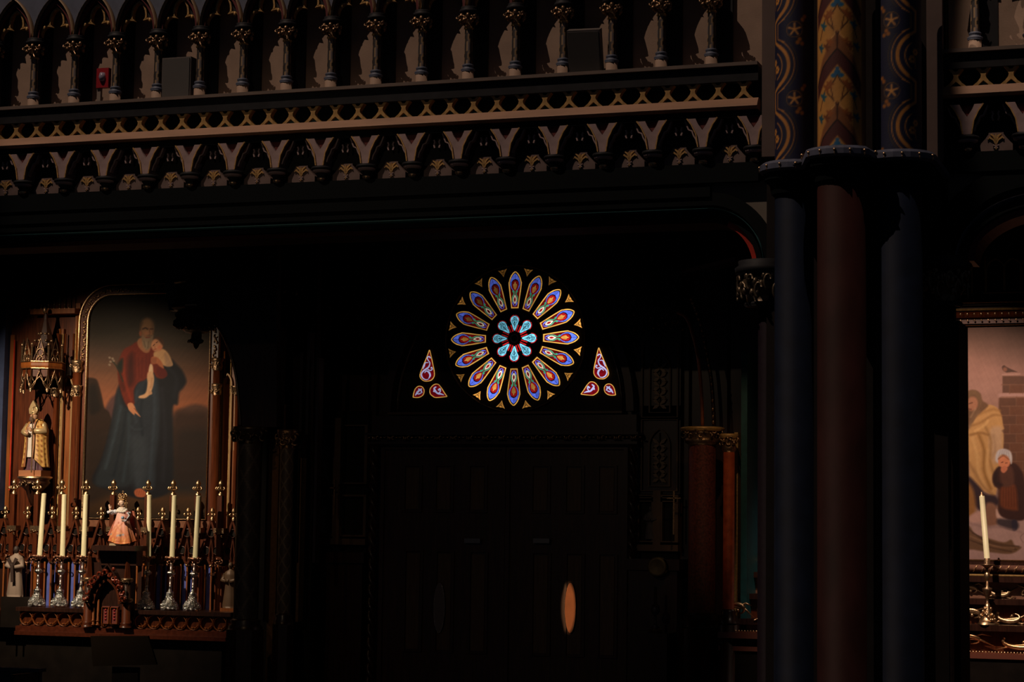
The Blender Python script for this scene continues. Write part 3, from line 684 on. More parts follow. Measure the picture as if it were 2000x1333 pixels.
q = MB(); q.lathe([(.062, 0), (.062, .01)], 0, 0, 0, 16); 
q = MB(); q.blob((0, .03, 0), (.06, .04, .06), 12, 8); q.build('rose_hub', WB, W1)
AMB, BLU, CRI, DRD, GRN, IVO, AQU, LAV, PLM = [glass(n, c, 1, v, s) for n, c, v, s in (
    ('amber_glass', (236, 176, 84), .25, 9), ('blue_glass', (92, 116, 236), .35, 24), ('ruby_glass', (190, 30, 34), .3, 20), ('deep_ruby_glass', (104, 14, 16), .3, 14),
    ('green_glass', (62, 160, 120), .2, 20), ('ivory_glass', (232, 226, 200), .15, 20), ('aqua_glass', (120, 204, 230), .6, 26), ('lavender_glass', (190, 190, 236), .12, 20), ('plum_glass', (120, 10, 22), .25, 20))]
LEAD = mat('lead', (.01, .01, .01), .6)
def outline_petal():
    R = [(.049, .40), (.089, .70), (.085, .76), (.066, .82), (.036, .865), (0, .893)]
    P = smooth_line(R, 5); return [(float(a), float(b)) for a, b in P]
PO = outline_petal()
def inset(P, d):
    out = []
    for i, (x, z) in enumerate(P):
        a = P[max(0, i - 1)]; b = P[min(len(P) - 1, i + 1)]; t = np.array([b[0] - a[0], b[1] - a[1]]); t /= np.linalg.norm(t)
        out.append((max(0, x - t[1] * d), z + t[0] * d * (-1 if False else -1) * 0 + (d * .0 if i else d)))
    return out
petal_protos = None
def make_petal():
    pet = MB(); full = [(-x, z) for x, z in PO] + [(x, z) for x, z in PO[::-1]]
    pet.prism(full, .032, .05); o = pet.build('petal_light', LEAD, W1)
    def piece(name, pts, m, y=.022, mirror=False, sm=True):
        P = [tuple(p) for p in (smooth_poly(pts, 4) if sm else pts)]
        MB().prism(P, y, y + .008).build(name, m, o)
        if mirror: MB().prism([(-a, b) for a, b in P][::-1], y, y + .008).build(name, m, o)
    inn = [(max(0, x - .011), z) for x, z in PO]; inn[0] = (inn[0][0], inn[0][1] + .012)
    # border: strips along the outline cut in pieces
    n = len(PO)
    cuts = [(0, 9), (9, 15), (15, n - 1)]
    for s_ in (-1, 1):
        for a, b in cuts:
            seg = [(s_ * (max(0, x - .0065)), z) for x, z in PO[a:b + 1]]
            if a: seg[0] = tuple(np.array(seg[0]) * .88 + np.array(seg[1]) * .12)
            if b < n - 1: seg[-1] = tuple(np.array(seg[-1]) * .88 + np.array(seg[-2]) * .12)
            else: seg[-1] = (s_ * .006, .882)
            MB().strip(seg, .0125, .022, .030).build('border_glass', AMB, o)
    MB().strip([(-.036, .4065), (.036, .4065)], .0125, .022, .030).build('border_glass', AMB, o)
    body = [(-max(0, x - .017), z) for x, z in PO if z < .72][0:] + [(max(0, x - .017), z) for x, z in PO if z < .72][::-1]
    body = [(x, max(z, .418)) for x, z in body]
    MB().prism(body, .0275, .031).build('ground_glass', DRD, o)
    piece('blue_crescent', [(.003, .862), (.030, .836), (.055, .795), (.068, .745), (.068, .71), (.052, .665), (.030, .637), (.024, .64), (.045, .675), (.055, .71), (.052, .745), (.036, .775), (.016, .785), (.003, .79)], BLU, .0215, True, False)
    MB().prism([tuple(p) for p in smooth_poly([(0, .775), (.036, .755), (.044, .72), (.038, .68), (.018, .645), (-.018, .645), (-.038, .68), (-.044, .72), (-.036, .755)], 3)], .026, .030).build('ruby_roundel', CRI, o)
    piece('amber_flower', [(0, .755), (.012, .728), (.026, .715), (.022, .685), (.010, .655), (0, .645), (-.010, .655), (-.022, .685), (-.026, .715), (-.012, .728)], AMB, .0205)
    piece('green_scroll', [(.010, .632), (.026, .640), (.036, .632), (.036, .616), (.026, .610), (.020, .600), (.024, .580), (.036, .556), (.042, .525), (.040, .495), (.036, .478), (.031, .49), (.033, .52), (.026, .55), (.012, .575), (.006, .6)], GRN, .0215, True, False)
    piece('ivory_leaf', [(0, .580), (.014, .555), (.024, .53), (.026, .505), (.020, .485), (.008, .465), (0, .460), (-.008, .465), (-.020, .485), (-.026, .505), (-.024, .53), (-.014, .555)], IVO, .0225, sm=False)
    piece('ruby_diamond', [(0, .558), (.013, .525), (.013, .505), (0, .475), (-.013, .505), (-.013, .525)], CRI, .020, sm=False)
    piece('blue_leaf', [(.003, .425), (.012, .45), (.024, .478), (.033, .488), (.035, .47), (.026, .448), (.014, .43)], BLU, .021, True, False)
    return o
pet0 = make_petal()
br = [.52, .52, .95, 1.15, 1.2, .92, .85, .66, .66, 1.12, .86, .72, .55, .42, .38, .42]
br = [1.2 * v ** 1.3 for v in br]
for k in range(16):
    o = pet0 if k == 0 else copy_tree(pet0, W1)
    o.rotation_euler = (0, -(-2 * PI * k / 16), 0)
    for j, ch in enumerate([o] + list(o.children)):
        f = br[k] * (1 + .12 * math.sin(k * 5.1 + j * 2.3)); ch.color = (f, f * (1 if f > .6 else .93), f * (1 if f > .6 else .88), 1)
        if ch.name.startswith('border'): f2 = f * 1.0; ch.color = (f2, f2 * .97, f2 * .92, 1)
        if ch.name[:5] in ('amber', 'ruby_'): f2 = f * min(1, f) * .8; ch.color = (f2, f2 * .9, f2 * .85, 1)
# centre lobes
def make_lobe():
    P = [(.008, .105)] + [(float(a), float(b)) for a, b in smooth_line([(.012, .115), (.040, .19), (.055, .235), (.048, .272), (.025, .292), (0, .298)], 4)][1:]
    full = [(-x, z) for x, z in P] + [(x, z) for x, z in P[::-1]][1:]
    q = MB(); q.prism([(x * 1.3, (z - .2) * 1.14 + .2) for x, z in full], .034, .05); o = q.build('lobe_light', LEAD, W1)
    MB().prism(full, .024, .032).build('aqua_pane', AQU, o)
    for s_ in (-1, 1):
        MB().strip([(s_ * (.022), .092), (s_ * .052, .178)], .014, .024, .032).build('ruby_border', CRI, o)
        MB().strip([(s_ * .064 * math.sin(math.radians(a)), .235 + .074 * math.cos(math.radians(a))) for a in np.linspace(8, 95, 7)], .009, .024, .032).build('ruby_border', CRI, o)
    q = MB()
    q.strip([(0, .13), (0, .285)], .006, .020, .024)
    for s_ in (-1, 1):
        q.strip([(0, .20), (s_ * .02, .245), (s_ * .022, .275)], .005, .020, .024); q.strip([(0, .17), (s_ * .025, .20), (s_ * .038, .235)], .005, .020, .024); q.strip([(0, .235), (s_ * .012, .262), (s_ * .008, .28)], .003, .020, .024)
    q.build('painted_vein', mat('vein_paint', (.01, .06, .10), .6), o)
    return o
lb0 = make_lobe(); lbr = [.72, 1.05, 1.3, 1.12, 1.3, 1.08, .55, .55]
for k in range(8):
    o = lb0 if k == 0 else copy_tree(lb0, W1); o.rotation_euler = (0, 2 * PI * k / 8, 0)
    for ch in [o] + list(o.children):
        f = lbr[k]; ch.color = (f, f, f, 1)
        if 'ruby' in ch.name: f = min(1.2, f ** 1.8); ch.color = (f, f, f, 1)
# corner lights
def make_corner():
    q = MB(); T = [(-.062, .935), (-.03, .925), (0, .93), (.03, .925), (.062, .935), (.04, .905), (.022, .88), (0, .835), (-.022, .88), (-.04, .905)]
    q.prism([(x * 1.12, (z - .9) * 1.12 + .9) for x, z in T], .036, .05); o = q.build('corner_light', LEAD, W1)
    MB().prism(T, .024, .032).build('amber_pane', AMB, o)
    q = MB()
    for a in (90, 210, 330): q.strip([(0, .90), (.03 * math.cos(math.radians(a)), .90 - .03 * math.sin(math.radians(a)))], .004, .020, .024)
    for dx, dz in ((-.022, .918), (.022, .918), (0, .872), (-.012, .898), (.012, .898)): q.blob((dx, .022, dz), (.007, .002, .005), 6, 4)
    q.build('painted_pattern', mat('brown_pattern', (.03, .012, .004), .6), o)
    return o
c0 = make_corner(); cbr = [.22, .25, .75, .95, .95, .5, .6, .4, .45, .85, .3, .22, .28, .3, .2, .16]
for k in range(16):
    o = c0 if k == 0 else copy_tree(c0, W1); o.rotation_euler = (0, 2 * PI * (k + .5) / 16, 0)
    for ch in [o] + list(o.children): f = cbr[k] ** 1.4 * 1.2; ch.color = (f * 1.05, f * .88, f * .8, 1)
# six drop-shaped lights in the corners of the lunette
def drop(name, pts, scroll, f, frm):
    """pts and scroll in photograph pixels, turned into the window plane"""
    def C(p): a = at(p[0], p[1], 25.97); return (float(a[0]) - rx_, float(a[2]) - rz_)
    P = [C(p) for p in smooth_line(pts, 5)]
    q = MB(); q.prism(P, .034, .05); o = q.build(name, LEAD, W1)
    cen = np.mean(np.array(P), 0); inn = [tuple(np.array(p) + (cen - np.array(p)) * .04) for p in P]
    MB().prism(inn, .027, .033).build('plum_pane', PLM, o)
    n = len(P); cuts = [0, n // 4, n // 2, 3 * n // 4, n - 1]
    for a, b in zip(cuts[:-1], cuts[1:]):
        seg = P[a:b + 1]; seg = [tuple(np.array(seg[0]) * .85 + np.array(seg[1]) * .15)] + seg[1:-1] + [tuple(np.array(seg[-1]) * .85 + np.array(seg[-2]) * .15)]
        MB().strip(seg, .010, .020, .028).build('border_glass', AMB, o)
    q = MB()
    for s_ in scroll:
        S = smooth_line(s_[0], 4); w_ = np.interp(np.linspace(0, 1, len(S)), np.linspace(0, 1, len(s_[1])), s_[1]) * .0068
        q.strip([C(p) for p in S], list(w_), .018, .024)
    q.build('scroll_glass', LAV, o)
    for ch in [o] + list(o.children): ch.color = (f, f, f, 1)
L = [(838.5, 684), (833, 699), (826, 716), (820.5, 730), (820.8, 738), (827, 744), (834, 745), (842, 743), (847.5, 736), (848, 727), (845, 711), (840.5, 690), (838.5, 684)]
SL = [([(841, 700), (838, 697), (834.5, 699), (836, 704), (839.5, 709), (838, 716), (834, 720), (827, 725), (823, 731), (825, 738), (831, 742), (837, 741)], [2, 2.4, 2, 1.6, 1.8, 2.6, 3, 3, 2.6, 2.4, 2, 1]),
      ([(837, 709), (831, 709), (828, 715), (826, 721)], [1.2, 2, 3.4, 1]), ([(834, 721), (840, 724), (844, 722), (843, 718), (841, 720)], [1.5, 2, 2, 2, 1]),
      ([(829, 729), (833, 725), (838, 728), (840, 734), (837, 740)], [1, 2.5, 3.6, 3.4, 1])]
def mir(P): return [(2007.5 - x * 1.0 - (x - 838) * .02 + 0.5, y - 4.5) for x, y in P]
drop('drop_light', L, SL, .62, 0)
drop('drop_light', mir(L), [(mir(a), b) for a, b in SL], 1.0, 0)
S2 = [(806.5, 776.5), (808, 768), (811, 760), (817, 755), (824, 756), (828, 762), (827, 770), (822, 775), (815, 777), (806.5, 776.5)]
SS2 = [([(811, 773), (815, 767), (820, 762), (824, 760)], [1, 4, 3, 2]), ([(817, 760), (822, 763), (824, 768)], [2, 3, 2]), ([(812, 769), (818, 770), (822, 768)], [1, 2, 2])]
S3 = [(873, 775), (868, 768), (861, 757), (855, 751), (847, 752), (840, 760), (840, 769), (846, 775), (853, 777), (873, 775)]
SS3 = [([(867, 772), (861, 770), (855, 769), (850, 764), (848, 759), (852, 756)], [1, 3, 3, 4, 3, 2]), ([(856, 763), (859, 760), (860, 765), (857, 768)], [3, 3, 2, 2]), ([(847, 766), (849, 761)], [3, 3])]
drop('drop_light', S2, SS2, .5, 0); drop('drop_light', S3, SS3, .55, 0)
drop('drop_light', mir(S2), [(mir(a), b) for a, b in SS2], .85, 0); drop('drop_light', mir(S3), [(mir(a), b) for a, b in SS3], .98, 0)

# ---- door with its surround
dl, dr = X_(742, 1000, 25.9), X_(1226, 1000, 25.9); dm = X_(987, 1000, 25.9); dtop = Z_(1000, 872, 25.9)
q = MB(); q.box(dl - .12, dr + .12, 25.85, 26.12, dtop, Z_(1000, 812, 25.9)); struct('trim_15', q, WD)
q = MB(); q.box(X_(713, 855, 25.75), X_(1247, 855, 25.75), 25.72, 25.9, Z_(1000, 850, 25.75), Z_(1000, 845, 25.75)); q.box(X_(716, 855, 25.75), X_(1244, 855, 25.75), 25.76, 25.9, Z_(1000, 868, 25.75), Z_(1000, 863, 25.75)); struct('trim_16', q, WD)
q = MB(); zc = Z_(1000, 856, 25.75)
T16 = bpy.data.objects['trim_16']; nn = 17; lf0 = None
for k in range(nn):
    x = X_(730, 856, 25.75) + (X_(1236, 856, 25.75) - X_(730, 856, 25.75)) * k / (nn - 1)
    if lf0 is None:
        b = MB()
        for s_ in (-1, 1): b.curl(s_ * .05, 0, .0, .035, 4.5, 1.0 if s_ > 0 else 2.1, .013, s_, 5); b.blob((s_ * .085, 0, .01), (.03, .015, .014), 6, 4)
        b.blob((0, -.01, 0), (.022, .02, .03), 6, 4); lf0 = b.build('carved_leaf', DG, T16); lf0.location = (x, 25.78, zc)
    else: o = lf0.copy(); COL.objects.link(o); o.location = (x, 25.78, zc)
def rope(px, name_parent):
    x = X_(px, 1050, 25.8); z1 = dtop + .02; b = MB(); R0 = .055
    for s_ in (0, PI): b.tube([(x + .028 * math.cos(a + s_), 25.83 + .028 * math.sin(a + s_), z1 - .055 * a) for a in np.linspace(0, z1 / .055, 160)], .034, 7)
    return b
for px, n in ((726, 'trim_17'), (1233, 'trim_18')): struct(n, rope(px, 0), WD)
DW = mat('door_wood', (.050, .018, .009), .35, noise=.4, nscale=6, stretch=(6, 6, .5), coat=.2)
DPn = mat('door_panel_wood', (.10, .05, .025), .45, noise=.3, nscale=6, stretch=(6, 6, .5))
def door(name, x0, x1, cols, plate_px, hpx):
    q = MB(); q.box(x0 + .01, x1 - .01, 25.93, 26.0, 0, dtop); d = struct(name, q, DW); pn = None; zz = Z_(1000, 1040, 25.9)
    for (pz0, pz1) in ((915, 997), (1085, 1275)):
        a0, a1 = Z_(1000, pz1, 25.9), Z_(1000, pz0, 25.9)
        for c in cols:
            x = X_(c, (pz0 + pz1) / 2, 25.9)
            b = MB(); b.box(x - .09, x + .09, 25.915, 25.93, a0, a1); b.build('door_panel', DPn, d)
            b = MB(); b.strip([(x - .12, a0 - .03), (x + .12, a0 - .03), (x + .12, a1 + .03), (x - .12, a1 + .03)], .035, 25.90, 25.93, closed=True); b.build('door_moulding', DW, d)
    b = MB(); b.strip([(x0 + .03, .2), (x0 + .03, dtop - .03), (x1 - .03, dtop - .03), (x1 - .03, .2)], .06, 25.89, 25.94); b.build('door_stile', DW, d)
    px_, pz_ = XZ(plate_px, 1188, 25.88); b = MB(); pts = [(px_ + .075 * math.cos(a), pz_ + .325 * math.sin(a)) for a in np.linspace(0, 2 * PI, 33)[:-1]]
    b.prism(pts, 25.875, 25.89); b.build('push_plate', BR if plate_px > 1000 else mat('tarnished_plate', (.16, .13, .14), .5, .2), d)  # left plate's shade is put into a darker copy of the brass
    b = MB(); b.strip(pts, .008, 25.868, 25.882, closed=True, round_=True); b.build('plate_rim', SI, d)
    xa, z_ = XZ(hpx, 1057, 25.85); b = MB(); b.box(xa - .11, xa + .11, 25.85, 25.87, z_ - .03, z_ + .03); b.box(xa - .10, xa - .07, 25.87, 25.9, z_ - .02, z_ + .02); b.box(xa + .07, xa + .10, 25.87, 25.9, z_ - .02, z_ + .02)
    b.build('door_handle', mat('dull_steel', (.2, .2, .22), .35, .8), d)
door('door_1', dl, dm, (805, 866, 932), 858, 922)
door('door_2', dm, dr, (1055, 1121, 1185), 1114, 1057)

# ---- glazed niches with pale statues either side of the door
def niche(label, name, pxl, pxr, yt0, yb0, yt1, yb1, pale, glow):
    t = thing(name, label, 'niche'); xl, xr = X_(pxl, 950, 25.95), X_(pxr, 950, 25.95)
    za, zb, zc_, zd = [Z_(pxl, v, 25.95) for v in (yt0, yb0, yt1, yb1)]
    FW = mat('niche_frame_wood', (.13, .075, .045), .45, noise=.2, nscale=6)
    MB().box(xl, xr, 26.02, 26.12, zd - .25, za + .2).build('back_board', WB, t)
    xm = (xl + xr) / 2
    for (z1, z0) in ((za, zb), (zc_, zd)):
        for (a, b_) in ((xl, xm - .05), (xm + .05, xr)):
            q = MB(); q.strip([(a, z0), (b_, z0), (b_, z1), (a, z1)], .045, 25.93, 26.02, closed=True); q.build('niche_frame', FW, t)
    q = MB(); q.box(xm - .05, xm + .05, 25.92, 26.02, zd - .05, za + .1); q.build('mullion', FW, t)
    q = MB(); q.box(xl - .03, xr + .03, 25.9, 26.05, zd - .12, zd - .04); q.build('niche_sill', FW, t)
    q = MB(); q.box(xl - .1, xr + .1, 25.7, 26.1, zd - .36, zd - .22); q.box(xl - .06, xr + .06, 25.75, 26.1, 0.05, zd - .36); q.build('cabinet', WD, t)
    return t, xl, xr, xm, za, zb, zc_, zd
def small_figure(name, label, x, y, z, h, m, cat='statue', mh=None):
    t = thing(name, label, cat, loc=(x, y, z)); s = h
    q = MB(); q.lathe([(.16 * s, 0), (.17 * s, .05 * s), (.14 * s, .3 * s), (.12 * s, .5 * s), (.15 * s, .70 * s), (.13 * s, .78 * s), (.05 * s, .83 * s), (.04 * s, .86 * s)], 0, 0, 0, 24, 1, .7, fold=lambda a, zz: .08 * math.sin(a * 9 + zz * 3)); q.build('robe', m, t)
    q = MB(); q.blob((0, -.01, .92 * s), (.055 * s, .06 * s, .075 * s), 12, 8); q.blob((0, -.01 - .058 * s, .915 * s), (.012 * s, .015 * s, .018 * s), 6, 4); q.build('head', mh or m, t)
    q = MB()
    for sg in (-1, 1):
        q.tube([(sg * .13 * s, 0, .74 * s), (sg * .17 * s, -.05 * s, .60 * s), (sg * .04 * s, -.13 * s, .58 * s)], [.05 * s, .055 * s, .04 * s], 8)
    q.build('sleeves', m, t)
    q = MB(); q.blob((0, -.15 * s, .59 * s), (.035 * s, .03 * s, .04 * s), 8, 6)
    for k in range(4): q.tube([(-.02 * s + .013 * s * k, -.16 * s, .60 * s), (-.02 * s + .013 * s * k, -.175 * s, .64 * s)], .007 * s, 5)
    q.build('hands', mh or m, t)
    return t
GH = mat('pale_statue_plaster', (.12, .11, .12), .8, noise=.2)
r_ = niche('dark wooden niche cabinet left of the doors holding two pale statues', 'wall_niche', 607, 714, 832, 944, 968, 1046, GH, 1)
small_figure('plaster_statue', 'pale statue in the upper compartment of the niche left of the doors', r_[1] + .17, 25.99 - .05, r_[5] + .03, .58, GH)
small_figure('plaster_statue', 'pale statue in the lower compartment of the niche left of the doors', r_[1] + .17, 25.99 - .05, r_[7] + .03, .46, GH)
r_ = niche('dark wooden niche cabinet right of the doors under carved leaf panels', 'wall_niche', 1246, 1322, 975, 977, 968, 1058, GH, 1)
small_figure('plaster_statue', 'pale statue in the niche right of the doors', r_[1] + .17, 25.95, r_[7] + .03, .42, GH)
# leafy grille panels above the right niche
t = thing('carved_screen', 'tall carved leaf panels in pointed frames right of the doors', 'panel')
for (yt, yb) in ((690, 806), (838, 950)):
    xa, xb = X_(1268, 800, 25.95), X_(1308, 800, 25.95); za, zb = Z_(1288, yt, 25.95), Z_(1288, yb, 25.95); xm = (xa + xb) / 2
    FW = MATS['niche_frame_wood']
    MB().box(xa - .13, xb + .13, 26.0, 26.12, zb - .1, za + .3).build('screen_board', WD, t)
    q = MB(); q.strip([(xa, zb)] + pointed(xm, za - .22, xm - xa, .22, 7) + [(xb, zb)], .02, 25.95, 26.0, closed=True); q.build('pointed_frame', FW, t)
    q = MB(); q.strip([(xa - .1, zb - .06), (xb + .1, zb - .06), (xb + .1, za + .12), (xa - .1, za + .12)], .02, 25.95, 26.0, closed=True); q.build('square_frame', FW, t)
    q = MB(); q.tube([(xm, 25.98, zb + .05), (xm, 25.98, za - .05)], .008, 6)
    n = 5
    for k in range(n):
        z = zb + .1 + (za - zb - .3) * k / (n - 1)
        for s_ in (-1, 1):
            for d in (.5, -.35): q.strip([(xm, z), (xm + s_ * .05, z + d * .08), (xm + s_ * .09, z + d * .15)], [.01, .045, .006], 25.955, 25.975)
    q.build('carved_leaves', mat('leaf_bronze', (.16, .11, .08), .4, .4, noise=.3), t)
t = thing('gallery_shelf', 'dark moulded shelf over the carved leaf panels right of the rose window', 'shelf')
xa, xb, xc_ = X_(1248, 535, 25.9), X_(1330, 535, 25.9), X_(1425, 600, 25.2)
q = MB()
for za, th, dy in ((Z_(1300, 533, 25.9), .05, 0), (Z_(1300, 602, 25.9), .05, .02)):
    q.box(xa, xb, 25.75 + dy, 26.1, za - th, za)
    if dy == 0: q.add([(xb, 25.75, za - th), (xb, 26.1, za - th), (xb + 1.0, 24.6, za - th), (xb + 1.0, 24.9, za - th), (xb, 25.75, za), (xb, 26.1, za), (xb + 1.0, 24.6, za), (xb + 1.0, 24.9, za)], [(0, 1, 3, 2), (4, 6, 7, 5), (0, 2, 6, 4), (1, 5, 7, 3), (2, 3, 7, 6), (0, 4, 5, 1)])
q.build('moulding', WD, t)
q = MB(); q.foliage(X_(1258, 640, 25.9), X_(1335, 640, 25.9), Z_(1300, 645, 25.9), Z_(1300, 618, 25.9), 25.9, .035, 14, 4); tag(q.build('carved_frieze', DG, t), kind='stuff')
# curved rib and the two right-hand columns
t = thing('arched_rib', 'curved wooden rib coloured with an orange highlight, springing from the capital right of the doors', 'rib')
for pts, wd, m, nm in (([(1322, 610), (1340, 620), (1352, 650), (1362, 690), (1368, 740), (1371, 790), (1372, 832)], .045, mat('rib_orange', (.35, .10, .03), .4, noise=.2), 'lit_rib'),  # first rib has its orange highlight put into the colour
                       ([(1350, 580), (1368, 630), (1380, 690), (1390, 750), (1395, 832)], .05, WD, 'outer_rib')):
    q = MB(); q.tube([tuple(at(p[0], p[1], 25.5)) for p in smooth_line(pts, 4)], wd / 2, 8)
    q.build(nm, m, t)
q = MB()
for p in smooth_line([(1350, 584), (1368, 634), (1380, 690), (1390, 750), (1393, 825)], 5): c = at(p[0], p[1], 25.46); q.blob(c, (.02, .02, .03), 6, 4)
tag(q.build('beading', DG, t), kind='stuff')
def wall_column(label, pxc, hw, ct, cb, pb, Y, m, sm=None):
    t = thing('wall_column', label, 'column'); x = X_(pxc, cb, Y); zt_, zb, z0 = Z_(pxc, ct, Y), Z_(pxc, cb, Y), Z_(pxc, pb, Y); r = hw / 141.
    MB().lathe([(r * .70, 0), (r * .70, zb - z0)], x, Y, z0, 20).build('shaft', m, t)
    MB().lathe([(r * .7, 0), (r * .9, .03), (r * .92, .07), (r * .75, .1)], x, Y, zb - .05, 20).build('neck_ring', DG, t)
    q = MB(); q.lathe([(r * .75, 0), (r * .9, .5 * (zt_ - zb)), (r, zt_ - zb - .03)], x, Y, zb, 20)
    for k in range(12):
        a = PI + PI * (k + .5) / 12; q.curl(x + r * math.cos(a), Y + r * math.sin(a), zb + .06 + .05 * (k % 2), .03, 4.4, k, .012, 1 if k % 2 else -1, 5)
    q.build('capital', DG, t)
    MB().lathe([(r, 0), (r * 1.15, .015), (r * 1.15, .04), (r, .05)], x, Y, zt_ - .03, 20).build('abacus', GP, t)
    MB().lathe([(r * 1.1, 0), (r * 1.1, .08), (r * .9, .1), (r * .95, .14), (r * .7, .17)], x, Y, z0 - .08, 20).build('base', WD, t)
    MB().lathe([(r * 1.35, 0), (r * 1.35, max(.1, z0 - .1))], x, Y, 0, 8).build('pedestal', WD, t)
wall_column('thick stencilled red column right of the right-hand door', 1372, 34, 838, 862, 1212, 25.3, mat('red_stencil', (.10, .022, .016), .6, noise=.6, nscale=40))
wall_column('slim orange-red column beside the gold-edged frame left of the pier', 1424, 14, 851, 876, 1205, 25.1, mat('orange_red_paint', (.40, .07, .02), .5, noise=.3, nscale=12))
q = MB(); q.box(X_(1447, 950, 25.3), X_(1459, 950, 25.3), 25.3, 26.1, .5, 4.6); struct('trim_19', q, TE)
q = MB(); q.box(X_(1434, 950, 25.4), X_(1441, 950, 25.4), 25.4, 26.1, .5, 3.6); struct('trim_20', q, GP)
# glass lamp and round mirror-like dish right of the door
t = thing('oil_lamp', 'small dark oil lamp with a clear glass bowl right of the doors', 'lamp')
c = at(1280, 1195, 25.4)
q = MB(); q.lathe([(.02, -.22), (.06, -.2), (.02, -.16), (.015, -.05), (.05, -.02), (.06, .02), (.05, .07), (.02, .1), (.018, .3), (0, .31)], c[0], c[1], c[2], 14); q.build('lamp_body', mat('smoky_glass', (.06, .04, .04), .1, .3, spec=.9), t)
q = MB(); q.lathe([(.09, 0), (.09, .03), (.03, .05)], c[0], c[1], c[2] - .26, 14); q.build('lamp_foot', DG, t)
q = MB(); q.box(c[0] - .3, c[0] + .2, c[1] - .2, c[1] + .3, .02, c[2] - .26); q.build('lamp_cabinet', WD, t)
t = thing('round_dish', 'dull round brass dish hung under the niche right of the doors', 'dish'); c = at(1283, 1108, 25.62)
q = MB(); q.add([(c[0] + r * math.cos(a), c[1] - d, c[2] + r * math.sin(a)) for r, d in ((.125, 0), (.12, .02), (.09, .012), (.02, 0)) for a in np.linspace(0, 2 * PI, 25)[:-1]],
    [(i * 24 + k, i * 24 + (k + 1) % 24, (i + 1) * 24 + (k + 1) % 24, (i + 1) * 24 + k) for i in range(3) for k in range(24)] + [list(range(72, 96))], True)
q.add([(c[0] + .125 * math.cos(a), c[1] + .08, c[2] + .125 * math.sin(a)) for a in np.linspace(0, 2 * PI, 25)[:-1]], [list(range(24))])
q.build('dish_bowl', mat('dull_brass', (.16, .12, .06), .5, .5, noise=.2), t)
t = thing('standing_cross', 'small dark cross in front of the niche right of the doors', 'cross'); c = at(1316, 975, 25.7)
q = MB(); q.box(c[0] - .01, c[0] + .01, 25.7, 25.715, c[2] - .45, c[2] + .1); q.box(c[0] - .09, c[0] + .09, 25.7, 25.715, c[2], c[2] + .016); q.build('cross_arms', DG, t)
t = thing('standing_cross', 'small dark cross before the niche left of the doors', 'cross'); c = at(653, 955, 25.7)
q = MB(); q.box(c[0] - .012, c[0] + .012, 25.7, 25.715, c[2] - .35, c[2] + .12); q.box(c[0] - .07, c[0] + .07, 25.7, 25.715, c[2], c[2] + .02); q.build('cross_arms', DG, t)
# ================================================================== left altar
painted('oil_paint', .6, bump=.1, spec=.12)
AY = 26.0
AL = thing('altar_reredos', 'carved mahogany altar reredos with gilt mouldings, finials and pointed arcade, at the left', 'altar')
def zz(py, Y=26.0, px=250): return Z_(px, py, Y)
def xx(px, py=900, Y=26.0): return X_(px, py, Y)
# back boards with vertical mouldings
def board(px0, px1, py0, py1, m, name='back_board', y0=26.06, y1=26.2):
    x0, x1 = xx(px0), xx(px1); return MB().box(x0, x1, y0, y1, zz(py1), zz(py0)).build(name, m, AL)
board(-40, 470, 560, 1230, WR)
for (a, b, t_, bt) in ((12, 20, 650, 1000), (106, 116, 640, 1040), (138, 147, 590, 1040), (427, 432, 640, 1040), (445, 462, 600, 1040)): board(a, b, t_, bt, WO, 'moulded_stile', 26.0, 26.08)
ed0 = None
for px, y0_, y1_, m in ((21, 660, 960, RD), (104, 640, 1035, WR), (110, 640, 1035, WO), (116, 650, 1035, GP), (121, 650, 1035, WR), (137, 650, 1035, WR), (141, 640, 1035, GP), (144.5, 600, 1035, WO), (429, 640, 1000, GP), (434, 690, 1000, WO), (447, 700, 1000, GP), (458, 760, 880, CR)):
    b = MB(); b.tube([(xx(px), 25.99, zz(y1_)), (xx(px), 25.99, zz(y0_))], .009 if m in (GP, RD) else .014, 6); b.build('vertical_bead', m, AL)
# pointed panels of the pilasters
for pa, pb, ya in ((120, 138, 735), (434, 450, 735)):
    xm = (xx(pa) + xx(pb)) / 2; hw = (xx(pb) - xx(pa)) / 2; z1 = zz(ya + 18); b = MB()
    b.strip([(xm - hw, zz(1030))] + pointed(xm, z1, hw, .14, 6) + [(xm + hw, zz(1030))], .022, 25.97, 26.05); b.build('pointed_moulding', mat('soft_gilt', (.30, .17, .07), .45, .3), AL)
    MB().box(xm - hw, xm + hw, 26.03, 26.07, zz(1030), z1).build('pilaster_panel', WO, AL)
# columns at the sides of the picture
for px, xo in ((147, 0), (421, 0)):
    x = xx(px, 860, 25.9); b = MB(); b.lathe([(.06, 0), (.06, zz(775) - zz(1035))], x, 25.9, zz(1035), 16, fold=lambda a, z: .06 * math.cos(a * 10)); b.build('column_shaft', WR, AL)
    b = MB(); b.lathe([(.055, 0), (.055, zz(722) - zz(760))], x, 25.9, zz(760), 16, fold=lambda a, z: .08 * math.cos(a * 8)); b.build('upper_shaft', WR, AL)
    for (yt, yb, r) in ((753, 778, .075), (704, 728, .088)):
        b = MB(); h = zz(yt) - zz(yb); b.lathe([(r * .7, 0), (r * .95, h * .3), (r * .8, h * .6), (r, h * .8), (r, h)], x, 25.9, zz(yb), 16); b.foliage(x - r * .8, x + r * .8, zz(yb) + h * .25, zz(yb) + h * .7, 25.83, .028, 9, int(px + yt)); b.build('gilt_capital', DG, AL)
